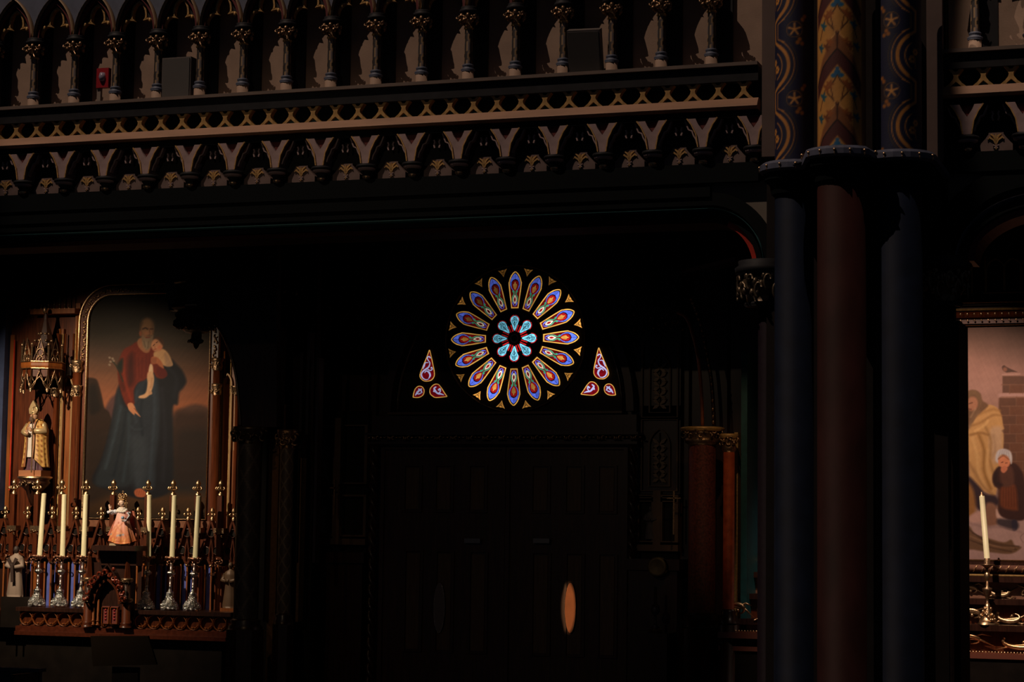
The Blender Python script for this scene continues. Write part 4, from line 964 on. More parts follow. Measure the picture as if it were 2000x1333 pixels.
for px in (104, 459):
    x = xx(px, 860, 25.9); b = MB(); b.tube([(x, 25.93, zz(1035)), (x, 25.93, zz(650))], .03, 8); b.build('slim_shaft', WR, AL)
    for (yt, yb) in ((758, 775), (710, 722)):
        b = MB(); h = zz(yt) - zz(yb); b.lathe([(.04, 0), (.07, h * .4), (.07, h * .8), (.085, h)], x, 25.91, zz(yb), 12); b.foliage(x - .07, x + .07, zz(yb), zz(yt), 25.83, .02, 5, int(px)); b.build('gilt_ring', DG, AL)

# ---- the picture and its frame
PA = thing('altar_painting', 'large dim oil painting of a bearded man in red tunic holding a child', 'painting')
fx0, fx1 = xx(168, 860, 25.95), xx(406, 860, 25.95); fz0, fz1 = zz(1012, 25.95), zz(577, 25.95)
Rr = .36
def in_round(Pt):
    x = Pt[:, 0]; z = Pt[:, 2]; dx = np.maximum(0, np.maximum(fx0 + Rr - x, x - (fx1 - Rr))); dz = np.maximum(0, z - (fz1 - Rr))
    return ~((dx > 0) & (dz > 0) & (dx * dx + dz * dz > Rr * Rr))
P_, Q_ = canvas_grid(fx0, fx1, fz0, fz1, 25.96, 300, 500, in_round)
U, V = to_px(P_); A = Paint(U, V)
A.vgrad([(570, (26, 23, 18)), (615, (36, 30, 24)), (650, (50, 41, 32)), (675, (64, 50, 40)), (705, (88, 62, 48)), (735, (112, 72, 52)), (770, (140, 84, 58)), (800, (150, 86, 56)), (812, (120, 72, 50)), (835, (60, 42, 32)), (900, (46, 36, 32)), (955, (40, 34, 32)), (975, (72, 46, 26)), (1000, (54, 36, 20)), (1015, (36, 28, 20))])
A.ell(200, 640, 60, 30, (40, 34, 26), .2, 20, .5); A.ell(350, 660, 80, 14, (72, 60, 50), -.05, 16, .5); A.ell(380, 700, 60, 12, (90, 66, 52), -.1, 14, .5); A.ell(230, 690, 60, 12, (76, 54, 44), .1, 14, .5)
A.poly([(200, 812), (212, 785), (224, 772), (233, 770), (240, 790), (240, 825), (200, 830)], (84, 56, 54), 3); A.poly([(340, 812), (360, 796), (385, 790), (410, 800), (410, 830), (340, 830)], (84, 56, 46), 4)
A.poly([(150, 730), (165, 737), (186, 740), (193, 752), (199, 775), (204, 797), (214, 808), (216, 840), (150, 850)], (44, 29, 22), 2); A.poly([(173, 760), (186, 752), (192, 775), (196, 800), (176, 808)], (28, 20, 17), 4)
A.poly([(340, 812), (370, 806), (410, 815), (410, 900), (340, 905)], (56, 36, 28), 8); A.poly([(345, 850), (380, 838), (410, 850), (410, 930), (345, 940)], (42, 30, 26), 10)
A.poly([(150, 855), (200, 845), (225, 850), (215, 960), (150, 980)], (42, 30, 24), 10)
# mantle, dark mass
A.poly([(330, 702), (345, 712), (357, 726), (364, 745), (358, 758), (350, 768), (347, 790), (338, 796), (338, 850), (339, 900), (336, 950), (320, 968), (280, 976), (230, 962), (190, 950), (180, 935), (198, 895), (210, 855), (222, 800), (228, 765), (238, 745), (262, 735), (300, 725)], (26, 26, 32), 3)
A.poly([(231, 762), (240, 790), (250, 800), (262, 806), (270, 825), (262, 850), (258, 880), (262, 930), (250, 950), (215, 952), (186, 945), (200, 900), (214, 850), (224, 800)], (38, 43, 49), 4)
A.poly([(262, 770), (268, 752), (280, 742), (292, 738), (300, 728), (308, 745), (312, 790), (310, 850), (304, 900), (300, 955), (272, 958), (260, 930), (256, 880), (250, 852), (255, 832), (262, 806)], (40, 45, 53), 3.5)
A.poly([(255, 862), (270, 852), (285, 862), (288, 900), (278, 950), (262, 950)], (56, 62, 70), 8, alpha=.7)
for L_, wd, c, a_ in (([(236, 795), (224, 850), (206, 915)], 5, (58, 70, 80), .6), ([(246, 805), (238, 860), (222, 930)], 4, (26, 32, 40), .8), ([(252, 810), (250, 870), (240, 940)], 5, (54, 66, 76), .5), ([(268, 765), (262, 800), (266, 825)], 3, (58, 66, 76), .5),
                      ([(285, 750), (275, 800), (278, 850)], 4, (26, 32, 40), .8), ([(300, 745), (302, 800), (298, 860), (292, 940)], 5, (58, 68, 80), .5), ([(316, 760), (322, 850), (318, 940)], 7, (36, 36, 44), .6), ([(256, 834), (264, 840), (276, 838)], 3, (58, 66, 74), .5), ([(330, 720), (345, 740), (340, 775)], 6, (38, 38, 46), .6)):
    A.line(L_, wd, c, 3, a_)
# tunic
A.poly([(236, 694), (243, 682), (256, 675), (268, 668), (280, 676), (296, 678), (304, 690), (310, 710), (322, 722), (326, 733), (318, 740), (306, 738), (298, 728), (284, 742), (270, 748), (262, 762), (262, 780), (262, 790), (250, 795), (243, 785), (236, 765), (231, 740), (230, 715)], (104, 36, 22), 2)
A.poly([(250, 700), (260, 690), (262, 720), (262, 745), (252, 755), (248, 735)], (52, 18, 14), 5, alpha=.8); A.poly([(232, 725), (240, 735), (246, 760), (240, 765), (233, 748)], (70, 26, 16), 3, alpha=.7)
for L_ in ([(270, 700), (272, 735)], [(278, 700), (277, 738)], [(286, 695), (285, 735)], [(292, 695), (291, 728)], [(264, 690), (264, 735)]): A.line(L_, 2, (88, 26, 16), 2, .8, sm=False)
A.line([(240, 700), (243, 740), (256, 782)], 4, (150, 52, 28), 3, .5)
A.poly([(308, 718), (322, 722), (326, 734), (315, 738), (306, 730)], (90, 28, 22), 2)
# neck, head, beard
A.poly([(268, 668), (272, 680), (282, 689), (291, 688), (295, 676), (292, 664), (276, 660)], (150, 96, 66), 1.6)
A.ell(287, 645, 13.5, 22, (128, 86, 58), .05, 2); A.ell(288, 634, 12, 12, (116, 84, 56), 0, 5, .7); A.poly([(274, 634), (272, 650), (274, 658), (277, 655), (276, 642), (279, 630)], (66, 46, 32), 2.5, alpha=.8); A.poly([(296, 628), (301, 640), (300, 655), (296, 645)], (84, 58, 40), 2.5, alpha=.6)
A.ell(274.5, 652, 2.8, 5, (130, 74, 48), 0, 1.2)
A.poly([(278, 655), (284, 660), (293, 658), (299, 656), (298, 670), (293, 680), (286, 684), (280, 676), (277, 664)], (120, 96, 74), 2); A.ell(285, 672, 5, 8, (140, 116, 94), 0, 4, .7); A.line([(281, 667), (284, 678)], 1.5, (84, 64, 48), 1.5, .7); A.line([(290, 668), (289, 680)], 1.5, (84, 64, 48), 1.5, .7)
A.line([(279, 643), (284, 641), (288, 643)], 2.6, (48, 28, 20), 1.4); A.line([(294, 643), (299, 643)], 2.2, (56, 32, 22), 1.2); A.line([(291, 642), (293, 652), (290, 655)], 1.4, (96, 58, 40), 1, .9); A.line([(285, 660), (293, 659)], 1.8, (100, 44, 34), 1); A.line([(287, 656), (296, 656)], 1.6, (90, 66, 50), 1)
A.ell(286, 651, 4, 4, (156, 98, 68), 0, 3, .6)
# child
A.poly([(300, 690), (308, 685), (318, 682), (328, 690), (335, 704), (337, 714), (326, 716), (314, 712), (302, 702)], (188, 142, 100), 1.6); A.poly([(322, 690), (333, 704), (336, 714), (324, 715)], (150, 116, 92), 2.5, alpha=.7)
A.ell(307, 674, 11.5, 13.5, (186, 126, 90), .25, 1.6); A.poly([(300, 661), (310, 658), (318, 664), (320, 677), (315, 672), (308, 664)], (74, 48, 34), 2); A.ell(312, 679, 4, 4, (196, 104, 74), 0, 3, .7)
A.line([(299, 676), (302, 673)], 1.3, (70, 40, 30), .8); A.line([(305, 670), (308, 668)], 1.3, (70, 40, 30), .8); A.line([(301, 683), (305, 682)], 1.3, (140, 50, 44), .8); A.line([(302, 677), (303, 680)], 1, (150, 86, 62), .8)
A.poly([(293, 712), (298, 714), (299, 728), (294, 732), (290, 726)], (206, 168, 134), 1.4)
A.poly([(289, 728), (297, 727), (301, 738), (299, 755), (293, 770), (284, 778), (272, 778), (272, 774), (284, 768), (288, 750), (287, 738)], (196, 148, 110), 1.5); A.poly([(291, 764), (296, 765), (297, 770), (290, 772)], (180, 134, 100), 1.2); A.line([(297, 740), (295, 758)], 2.5, (160, 112, 82), 2, .6)
A.poly([(295, 700), (300, 697), (308, 699), (316, 708), (320, 720), (312, 716), (306, 711), (296, 711)], (164, 94, 62), 1.4)
for k in range(4): A.line([(296, 701 + 2.8 * k), (305, 700 + 2.8 * k)], .9, (110, 58, 40), .7, .8, sm=False)
# right hand pointing down
A.poly([(249, 790), (257, 787), (263, 794), (266, 802), (274, 814), (271, 813), (264, 808), (262, 811), (256, 806), (251, 800)], (190, 124, 88), 1.3); A.line([(262, 798), (268, 806)], 1, (120, 66, 44), .8)
# lily stem
A.line([(240, 745), (230, 720), (220, 706)], 2, (36, 40, 30), 1.4); A.poly([(228, 715), (240, 700), (238, 728)], (30, 34, 28), 3)
for lx, ly in ((214, 699), (220, 701), (216, 707), (214, 713), (222, 705)): A.ell(lx, ly, 2.4, 2, (146, 126, 108), .4, 1.2, .85)
# feet
A.poly([(262, 962), (266, 956), (276, 955), (285, 962), (287, 968), (278, 972), (266, 970)], (176, 92, 60), 1.5)
for k in range(4): A.line([(268 + 4 * k, 959), (267 + 4 * k, 968)], .8, (110, 56, 38), .7, .8, sm=False)
A.mottle(.05, 40, 2); A.mottle(.04, 9, 5)
PC = canvas_obj('canvas', P_, Q_, A.linear(.80), MATS['oil_paint'], PA)
def frame_path(d):
    x0, x1, z0, z1, r = fx0 - d, fx1 + d, fz0 - d, fz1 + d, Rr + d
    return [(x0, z0), (x0, z1 - r)] + [(x0 + r - r * math.cos(a), z1 - r + r * math.sin(a)) for a in np.linspace(0, PI / 2, 12)[1:]] + [(x1 - r + r * math.sin(a), z1 - r + r * math.cos(a)) for a in np.linspace(0, PI / 2, 12)] + [(x1, z0)]
FR = thing('picture_frame', 'round-cornered gilt and foliage frame around the left altar painting', 'frame')
b = MB(); b.strip(frame_path(.012), .022, 25.90, 25.97, closed=True, round_=True); b.build('inner_gilt_edge', GO, FR)
b = MB(); b.strip(frame_path(.075), .11, 25.935, 26.02, closed=True); b.build('frame_band', WR, FR)
b = MB(); fp = frame_path(.148)[1:-1]; fp = [(fp[0][0], zz(712))] + fp + [(fp[-1][0], zz(712))]; b.strip(fp, .02, 25.90, 25.98, round_=True); b.build('outer_gilt_edge', GO, FR)
b = MB(); rn = random.Random(3); fp = frame_path(.078)[1:-1]; fp = [(fp[0][0], zz(706))] + fp + [(fp[-1][0], zz(706))]
pts = []
for p, q_ in zip(fp[:-1], fp[1:]):
    L_ = math.dist(p, q_); n = max(1, int(L_ / .045))
    for k in range(n): pts.append((p[0] + (q_[0] - p[0]) * k / n, p[1] + (q_[1] - p[1]) * k / n))
for k, p in enumerate(pts):
    if k % 2: b.curl(p[0] + rn.uniform(-.01, .01), 25.925, p[1], .034, 4.4, rn.random() * 6, .011, rn.choice((-1, 1)), 5)
    else: b.blob((p[0] + rn.uniform(-.015, .015), 25.925, p[1] + rn.uniform(-.01, .01)), (.018, .014, .026), 6, 4, Matrix.Rotation(rn.random() * 3, 3, 'Y'))
tag(b.build('frame_foliage', DG, FR), kind='stuff')
b = MB(); b.box(fx0 - .2, fx1 + .2, 25.86, 26.05, fz0 - .13, fz0 - .035); b.build('frame_sill', mat('sill_pinkwood', (.22, .09, .05), .3, noise=.2), FR)

# ---- cornice of little shafts above left
b = MB(); b.box(xx(60), xx(147), 25.85, 26.1, zz(612), zz(602)); b.build('cornice', WO, AL)
sh0 = None
for k, px in enumerate((66, 76, 88, 102, 113, 124, 134, 142)):
    if sh0 is None: b = MB(); b.tube([(0, 25.9, 0), (0, 25.9, .5)], .010, 6); b.blob((0, 25.9, 0), (.018, .018, .03), 6, 4); b.blob((0, 25.9, .06), (.014, .014, .014), 6, 4); sh0 = b.build('hanging_shaft', DG, AL); o = sh0
    else: o = sh0.copy(); COL.objects.link(o)
    o.location = (xx(px, 600), 0, zz(602))

# ---- canopy over the bishop
CX = xx(68, 700, 25.5); CY = 25.72
K = thing('niche_canopy', 'openwork pointed wooden canopy projecting over the bishop statue', 'canopy')
def hexp(r, k): a = PI + PI * k / 4; return (CX + r * math.cos(a) * 1.0, CY + r * math.sin(a))
b = MB(); hr = .30
b.lathe([(hr, 0), (hr * 1.04, .03), (hr * 1.04, .07), (hr * .98, .09)], CX, CY, zz(716, 25.45), 8, smooth=False); b.build('canopy_ledge', WO, K)
b = MB(); b.lathe([(hr * 1.07, 0), (hr * 1.07, .012)], CX, CY, zz(716, 25.45) + .085, 8, smooth=False); b.lathe([(hr * 1.05, 0), (hr * 1.05, .012)], CX, CY, zz(716, 25.45) - .01, 8, smooth=False); b.build('canopy_gilding', GO, K)
apz = zz(716, 25.45)
def faceframe(paths, m, nm, wd, y_=.0):
    """2D paths (u across the face, z) laid on the four front faces of the octagon"""
    for k in range(4):
        a0 = PI + PI * k / 4 ; a1 = a0 + PI / 4; p0 = np.array([CX + hr * math.cos(a0), CY + hr * math.sin(a0)]); p1 = np.array([CX + hr * math.cos(a1), CY + hr * math.sin(a1)])
        b = MB()
        for path in paths:
            pts3 = [(*(p0 + (p1 - p0) * u), z) for u, z in path]; b.tube(pts3, wd, 5)
        b.build(nm, m, K)
z0 = apz - .29; H = .27
faceframe([[(0, apz), (0, z0 + .0)], [(.5, apz), (.5, apz - .05), (.38, apz - .11), (.25, apz - .22), (.06, z0)], [(.5, apz - .05), (.62, apz - .11), (.75, apz - .22), (.94, z0)], [(0, apz - .10), (.12, apz - .17), (.25, apz - .22)], [(1, apz - .10), (.88, apz - .17), (.75, apz - .22)],
           [(.0, z0 + .02), (.25, z0 + .10), (.5, z0 + .17), (.75, z0 + .10), (1, z0 + .02)]], DG, 'canopy_tracery', .009)
faceframe([[(.12, apz + .09), (.5, apz + .42), (.88, apz + .09)], [(.5 + .2 * math.cos(a), apz + .22 + .05 * math.sin(a)) for a in np.linspace(0, 6.28, 14)], [(.3, apz + .09), (.3, apz + .13), (.4, apz + .165), (.5, apz + .13), (.5, apz + .09)], [(.5, apz + .13), (.6, apz + .165), (.7, apz + .13), (.7, apz + .09)]], DG, 'gable_tracery', .009)
b = MB(); b.lathe([(hr * .8, 0), (hr * .45, .28), (.04, .62), (.02, .72)], CX, CY + .03, apz + .09, 8, smooth=False); b.build('canopy_spire', WD, K)
b = MB()
for k in range(5):
    a = PI + PI * k / 4; p = (CX + hr * math.cos(a), CY + hr * math.sin(a))
    b.tube([(p[0], p[1], apz + .09), (p[0], p[1], apz + .30)], .016, 6); b.blob((p[0], p[1], apz + .33), (.024, .024, .03), 6, 4)
    for j in range(4):
        t_ = j / 4; b.blob((CX + (hr * .75 - .2 * t_) * math.cos(a), CY + (hr * .75 - .2 * t_) * math.sin(a), apz + .2 + .4 * t_), (.022, .022, .02), 6, 4)
b.blob((CX, CY, apz + .84), (.035, .03, .05), 8, 5); tag(b.build('crockets', DG, K), kind='stuff')
b = MB(); b.lathe([(hr * .92, 0), (hr * .92, .28)], CX, CY + .02, z0 + .01, 8, smooth=False, a0=0, a1=PI); b.build('canopy_back', WD, K)
b = MB(); b.lathe([(hr * .93, z0 - apz + .17), (hr * .93, 0)], CX, CY, apz, 8, smooth=False); b.build('canopy_panelling', WR, K)
b = MB()
for k in range(4):
    a0 = PI + PI * k / 4; p0 = (CX + hr * .95 * math.cos(a0), CY + hr * .95 * math.sin(a0)); p1 = (CX + hr * .95 * math.cos(a0 + PI / 4), CY + hr * .95 * math.sin(a0 + PI / 4)); pm = ((p0[0] + p1[0]) / 2, (p0[1] + p1[1]) / 2)
    b.add([(*p0, apz + .09), (*p1, apz + .09), (*pm, apz + .40), (p0[0], p0[1] + .02, apz + .09), (p1[0], p1[1] + .02, apz + .09), (pm[0], pm[1] + .02, apz + .40)], [(0, 1, 2), (3, 4, 5), (0, 1, 4, 3), (1, 2, 5, 4), (2, 0, 3, 5)])
tag(b.build('gable_plates', WR, K), kind='stuff')
for k in range(5):
    a = PI + PI * k / 4; p = (CX + hr * math.cos(a), CY + hr * math.sin(a)); b = MB(); b.lathe([(.012, -.05), (.03, -.02), (.02, 0), (.012, .02)], p[0], p[1], z0, 8); b.build('pendant_drop', DG, K)
# corbel under the bishop
cbz = zz(932, 25.5)
K2 = thing('statue_corbel', 'round gilt-edged corbel carrying the bishop statue', 'bracket')
b = MB(); b.lathe([(.0, -.42), (.05, -.40), (.09, -.3), (.12, -.2), (.2, -.12), (.22, -.08), (.2, -.05), (.235, -.02), (.235, 0)], xx(53, 940, 25.55), 25.75, cbz, 24); b.build('corbel_body', WD, K2)
b = MB(); b.lathe([(.24, 0), (.245, .012), (.24, .024)], xx(53, 940, 25.55), 25.75, cbz - .02, 24); b.build('gilt_edge', GO, K2)
b = MB(); cxx = xx(53, 940, 25.55); b.foliage(cxx - .19, cxx + .19, cbz - .14, cbz - .07, 25.53, .035, 12, 21, .02); tag(b.build('carved_leaves', DG, K2), kind='stuff')

# ---- statue of the bishop
painted('robe_gold_paint', .42, .0, spec=.6)
bx, by, bz = cxx, 25.74, cbz + .005; S = zz(781, 25.7) - cbz
BI = thing('bishop_statue', 'painted statue of a mitred bishop in a gold patterned cope', 'statue', loc=(bx, by, bz))
b = MB(); b.box(-.18, .18, -.13, .13, 0, .085); b.build('plinth', mat('plinth_pink', (.32, .13, .06), .5), BI)
b = MB(); b.lathe([(.155, .085), (.15, .14), (.12, .30), (.11, .5), (.10, .68), (.09, .76)], 0, 0, 0, 40, 1, .75, fold=lambda a, z: .09 * math.sin(a * 11) * max(.0, 1 - z)); b.build('dark_cassock', mat('cassock_purple', (.09, .035, .05), .6), BI)
b = MB(); b.lathe([(.112, .27), (.105, .4), (.10, .62), (.085, .74)], -.02, -.035, 0, 32, 1, .75, fold=lambda a, z: .07 * math.sin(a * 14)); b.build('white_alb', mat('alb_white', (.62, .56, .50), .7), BI)
# cope, open in front
n, mz = 72, 50; vs = []; U = []; V = []
for j in range(mz + 1):
    t_ = j / mz; z = .13 + (.81 - .13) * t_
    r = np.interp(z, [.13, .3, .5, .66, .76, .81], [.205, .185, .17, .175, .13, .075])
    for k in range(n + 1):
        a = -PI / 2 - .28 + .62 * 0 - (2 * PI - .75 - .15) * k / n * -1 + .42 * (1 - t_) * 0
        a = -PI / 2 + .16 + (2 * PI - .62) * k / n
        q = r * (1 + .035 * math.sin(a * 13 + z * 6) * (1 - t_ * .6)); lift = .14 * max(0, 1 - k / n * 7) * (1 - t_) 
        vs.append((q * math.cos(a) + .01, q * .80 * math.sin(a), z + lift)); U.append(k / n * 1.1); V.append(z)
U = np.array(U); V = np.array(V); C_ = Paint(U, V, (205, 158, 88)); C_.c = np.tile(np.array([205., 158., 88.]), (len(U), 1))
for i_ in range(16):
    for j_ in range(9):
        u0, v0_ = .075 + i_ * .07, .16 + j_ * .075 + (.037 if i_ % 2 else 0)
        C_.ell(u0, v0_, .013, .02, (136, 78, 36), 0, .004); C_.ell(u0 - .014, v0_ + .006, .008, .008, (136, 78, 36), 0, .004); C_.ell(u0 + .014, v0_ + .006, .008, .008, (136, 78, 36), 0, .004)
C_.c[U < .045] = (150, 96, 60); C_.c[U > 1.06] = (150, 96, 60)
b = MB(); b.add(vs, [(j * (n + 1) + k, j * (n + 1) + k + 1, (j + 1) * (n + 1) + k + 1, (j + 1) * (n + 1) + k) for j in range(mz) for k in range(n)], True)
o = b.build('gold_cope', MATS['robe_gold_paint'], BI, colors=C_.linear(1.0)); md = o.modifiers.new('t', 'SOLIDIFY'); md.thickness = .012
b = MB(); b.blob((-.02, -.03, .85), (.052, .055, .068), 14, 10); b.blob((-.035, -.085, .848), (.011, .016, .018), 6, 5)
for s_ in (-1, 1): b.blob((-.033 + .02 * s_, -.078, .862), (.008, .006, .005), 6, 4)
b.build('head', mat('statue_flesh', (.46, .26, .16), .5), BI)
b = MB(); b.blob((-.035, -.065, .805), (.04, .035, .045), 12, 8); b.blob((-.035, -.085, .832), (.03, .012, .008), 8, 4); b.build('beard', mat('beard_brown', (.09, .045, .03), .8), BI)
b = MB(); b.prism([(-.075, .885), (.035, .885), (.045, .95), (.015, 1.02), (-.02, 1.075), (-.055, 1.02), (-.085, .95)], -.075, -.045); b.prism([(-.07, .885), (.03, .885), (.04, .95), (.015, 1.01), (-.02, 1.05), (-.055, 1.01), (-.08, .95)], -.02, .01)
b.lathe([(.058, 0), (.062, .03), (.06, .05)], -.02, -.035, .88, 16); b.build('mitre', mat('mitre_gold', (.44, .30, .15), .4, .3), BI)
b = MB()
for s_, pts in ((-1, [(-.12, 0, .73), (-.155, -.05, .62), (-.06, -.15, .60)]), (1, [(.12, 0, .73), (.17, -.06, .63), (.04, -.16, .64)])): b.tube(pts, [.05, .055, .035], 10)
b.build('sleeves', MATS['mitre_gold'], BI)
b = MB(); b.blob((-.035, -.17, .60), (.026, .02, .024), 8, 6); b.blob((.02, -.18, .65), (.026, .02, .026), 8, 6)
for k in range(4): b.tube([(-.05 + .011 * k, -.18, .605), (-.052 + .011 * k, -.198, .63 + .006 * (k % 2)), (-.045 + .010 * k, -.195, .65)], .006, 5); b.tube([(.0 + .011 * k, -.195, .655), (.004 + .010 * k, -.21, .675), (.01 + .009 * k, -.2, .69)], .006, 5)
b.tube([(-.02, -.19, .60), (-.01, -.2, .62)], .007, 5); b.build('hands', MATS['statue_flesh'], BI)
b = MB(); b.tube([(.07, -.2, .05), (.06, -.2, .90)], .009, 6); b.tube([(.06 + .04 * math.cos(a) * (1 - a / 12) + .03, -.2, .93 + .05 * math.sin(a) * (1 - a / 12)) for a in np.linspace(PI, -2.6, 14)], .009, 6); b.build('crozier', GO, BI)
b = MB(); b.lathe([(.06, 0), (.06, .05), (.03, .09)], -.02, -.06, 0.15, 12); b.build_ = 0
BI.scale = (S / 1.08,) * 3

# ---- lower arcade: gables, pinnacles, colonnettes, blue cloth
AC = thing('altar_arcade', 'row of pointed gables and gilt finials with blue cloth between colonnettes behind the left candles', 'arcade')
YA = 25.6
gables = [8, 52, 100, 147, 196, 268, 316, 366, 413, 455]; gX = [X_(g, 1030, YA) for g in gables]
b = MB(); b.box(xx(-10, 1130, 25.85), xx(462, 1130, 25.85), 25.84, 25.9, zz(1200, 25.8), zz(1085, 25.8)); b.build('arcade_back', WD, AC)
b = MB(); b.box(xx(-10, 1130, 25.85), xx(462, 1130, 25.85), 25.80, 25.84, zz(1200, 25.8), zz(1195, 25.8)); b.build('arcade_foot', WR, AC)
z85, z30, z90, z195 = [Z_(250, v, YA) for v in (1088, 1030, 1096, 1194)]
gp = None
def gable():
    b = MB()
    for s_ in (-1, 1): b.strip([(s_ * .185, z85 + .02), (s_ * .10, z85 + .20), (s_ * .03, z30 + .02), (0, z30 + .10)], [.03, .035, .03, .02], YA - .02, YA + .07)
    L_ = [(-.175, z85 - .02), (-.165, z85 + .05), (-.11, z85 + .18), (-.05, z30 - .03), (-.018, z30 + .04), (0, z30 + .10)]
    b.prism(L_ + [(-x_, z_) for x_, z_ in L_[::-1]][1:] + [(.07, z85 - .02), (.0, z85 + .03), (-.07, z85 - .02)], YA + .035, YA + .06)
    g = b.build('gable', WR, AC)
    b = MB(); b.prism(arc(0, z30 - .07, .052, 0, 340, 12), YA + .015, YA + .034)
    for s_ in (-1, 1): b.prism(arc(s_ * .075, z85 + .10, .048, 0, 340, 12), YA + .015, YA + .034)
    tag(b.build('foil_recess', WB, g), kind='stuff')  # black discs stand in for the shaded openings of the foils
    b = MB(); b.strip(arc(0, z30 - .07, .055, 0, 350, 14), .018, YA - .01, YA + .05, closed=True, round_=True)
    for s_ in (-1, 1): b.strip(arc(s_ * .075, z85 + .10, .052, 0, 350, 12), .015, YA, YA + .05, closed=True, round_=True)
    b.strip([(0, z30 - .13), (-.03, z85 + .04), (-.02, z85 - .04)], .014, YA, YA + .05); b.strip([(0, z30 - .13), (.03, z85 + .04), (.02, z85 - .04)], .014, YA, YA + .05)
    b.build('gable_tracery', WR, g)
    b = MB(); b.lathe([(.02, 0), (.035, .02), (.02, .04), (.018, .07), (.03, .075), (.018, .085), (.028, .11), (.034, .135), (.02, .165), (.004, .18)], 0, YA + .02, z30 + .10, 8)
    for s_ in (-1, 1): b.curl(s_ * .035, YA, z30 + .175, .022, 4, 1.6 if s_ > 0 else 1.5, .010, -s_, 5)
    b.build('small_finial', GO, g)
    b = MB()
    for s_ in (-1, 1): b.strip([(0, z85 - .10), (s_ * .03, z85 - .04), (s_ * .055, z85 - .01)], [.02, .035, .01], YA, YA + .05)
    b.build('fork', WR, g)
    for dx in (-.10, 0, .10):
        b = MB(); b.tube([(dx, YA + .03, z195), (dx, YA + .03, z85 - .09)], .013, 8); c = b.build('colonnette', WO, g)
        if dx == 0: b = MB(); b.lathe([(.014, 0), (.035, .015), (.035, .025), (.02, .035)], dx, YA + .03, z85 - .12, 10); b.build('gilt_cap', GO, g)
    return g
pinX = []
for i, x in enumerate(gX):
    if gp is None: gp = gable(); gp.location.x = x
    else: copy_tree(gp, AC).location.x = x
    if i < len(gX) - 1: pinX.append((x + gX[i + 1]) / 2)
bl0 = None
for i, x in enumerate(gX[1:-1]):
    if i == 4: continue
    for dx, top in ((-.062, 0), (.062, 0)):
        if bl0 is None:
            b = MB(); b.prism([(-.028, z195), (.022, z195), (.03, z195 + .3), (.026, z85 - .13), (.0, z85 - .08), (-.024, z85 - .13), (-.03, z195 + .25)], YA + .07, YA + .085); bl0 = b.build('blue_cloth_strip', BL, AC); o = bl0
        else: o = bl0.copy(); COL.objects.link(o)
        o.location.x = x + dx
pn = None
for i, x in enumerate(pinX):
    wide = i == 4
    if pn is None:
        b = MB(); b.box(-.034, .034, YA - .10, YA - .03, Z_(250, 1085, YA), Z_(250, 968, YA)); pn = b.build('pinnacle', WR, AC)
        b = MB(); b.box(-.075, .075, YA - .11, YA + .02, Z_(250, 1040, YA), Z_(250, 1030, YA)); b.foliage(-.07, .07, Z_(250, 1046, YA), Z_(250, 1040, YA), YA - .11, .022, 6, 9); b.build('gilt_band', DG, pn)
        zf = Z_(250, 967, YA); b = MB(); b.lathe([(.035, 0), (.042, .015), (.02, .03), (.018, .06), (.03, .07), (.02, .085), (.022, .12), (.036, .145), (.036, .165), (.02, .19), (.006, .21)], 0, YA - .065, zf, 10)
        for s_ in (-1, 1): b.curl(s_ * .045, YA - .08, zf + .085, .026, 4.2, 1.6, .012, -s_, 5)
        b.curl(0, YA - .11, zf + .085, .026, 4.2, 1.6, .012, 1, 5); b.build('tall_finial', GO, pn)
        b = MB(); b.foliage(-.09, .09, Z_(250, 1104, YA), Z_(250, 1088, YA), YA - .12, .03, 12, 4, .05); tag(b.build('leaf_capital', mat('red_gold', (.42, .20, .12), .3, .8, noise=.4, nscale=30), pn), kind='stuff')
        b = MB(); b.box(-.06, .06, YA - .05, YA + .1, z195, Z_(250, 1104, YA)); b.build('arcade_pier', WO, pn); b = MB(); b.tube([(-.045, YA - .07, z195), (-.045, YA - .07, Z_(250, 1104, YA))], .014, 8); b.tube([(.045, YA - .07, z195), (.045, YA - .07, Z_(250, 1104, YA))], .014, 8); b.build('pier_shafts', WR, pn)
        o = pn
    else: o = copy_tree(pn, AC)
    o.location.x = x - (.06 if wide else 0)
for px in (228, 20, 84):
    pass
# ---- gradine with quatrefoil rings, altar slab, dark altar front
GR = thing('altar_gradine', 'low candle shelf of the left altar with a row of carved rings', 'shelf')
gxa, gxb = X_(42, 1200, 25.05), X_(445, 1200, 25.1); YG = 25.0
zA, zB, zC, zD = [Z_(250, v, YG) for v in (1192, 1200, 1229, 1239)]
MB().box(gxa - .05, gxb + .1, YG - .02, 25.8, zB, zA).build('shelf_top', WD, GR)
MB().box(gxa, gxb + .1, YG + .05, 25.6, zC, zB).build('ring_back', WR, GR)
MB().box(gxa - .02, gxb + .1, YG - .06, 25.6, zD, zC).build('shelf_foot', mat('foot_wood', (.10, .022, .009), .3, noise=.3, coat=.25), GR)
rg = None; n = int((gxb - gxa) / .195); hz = zB - zC
for k in range(n + 1):
    if rg is None:
        b = MB(); b.strip(arc(0, (zB + zC) / 2, hz * .46, 0, 350, 18), .012, YG + .0, YG + .05, closed=True, round_=True)
        for a in (-110, -70, -35): b.strip(arc(.0, (zB + zC) / 2, hz * .32, a - 14, a + 14, 4), .014, YG + .02, YG + .05)
        rg = b.build('carved_ring', WO, GR)
        b = MB()
        for s_ in (-1, 1): b.prism([(s_ * .0975, zC + .02), (s_ * .06, zC), (s_ * .0975, zC)], YG + .01, YG + .05); b.prism([(s_ * .0975, zB - .06), (s_ * .07, zB), (s_ * .0975, zB)], YG + .01, YG + .05)
        tag(b.build('corner_filler', WR, rg), kind='stuff'); o = rg
    else: o = copy_tree(rg, GR)
    o.location.x = gxa + .0975 + .195 * k
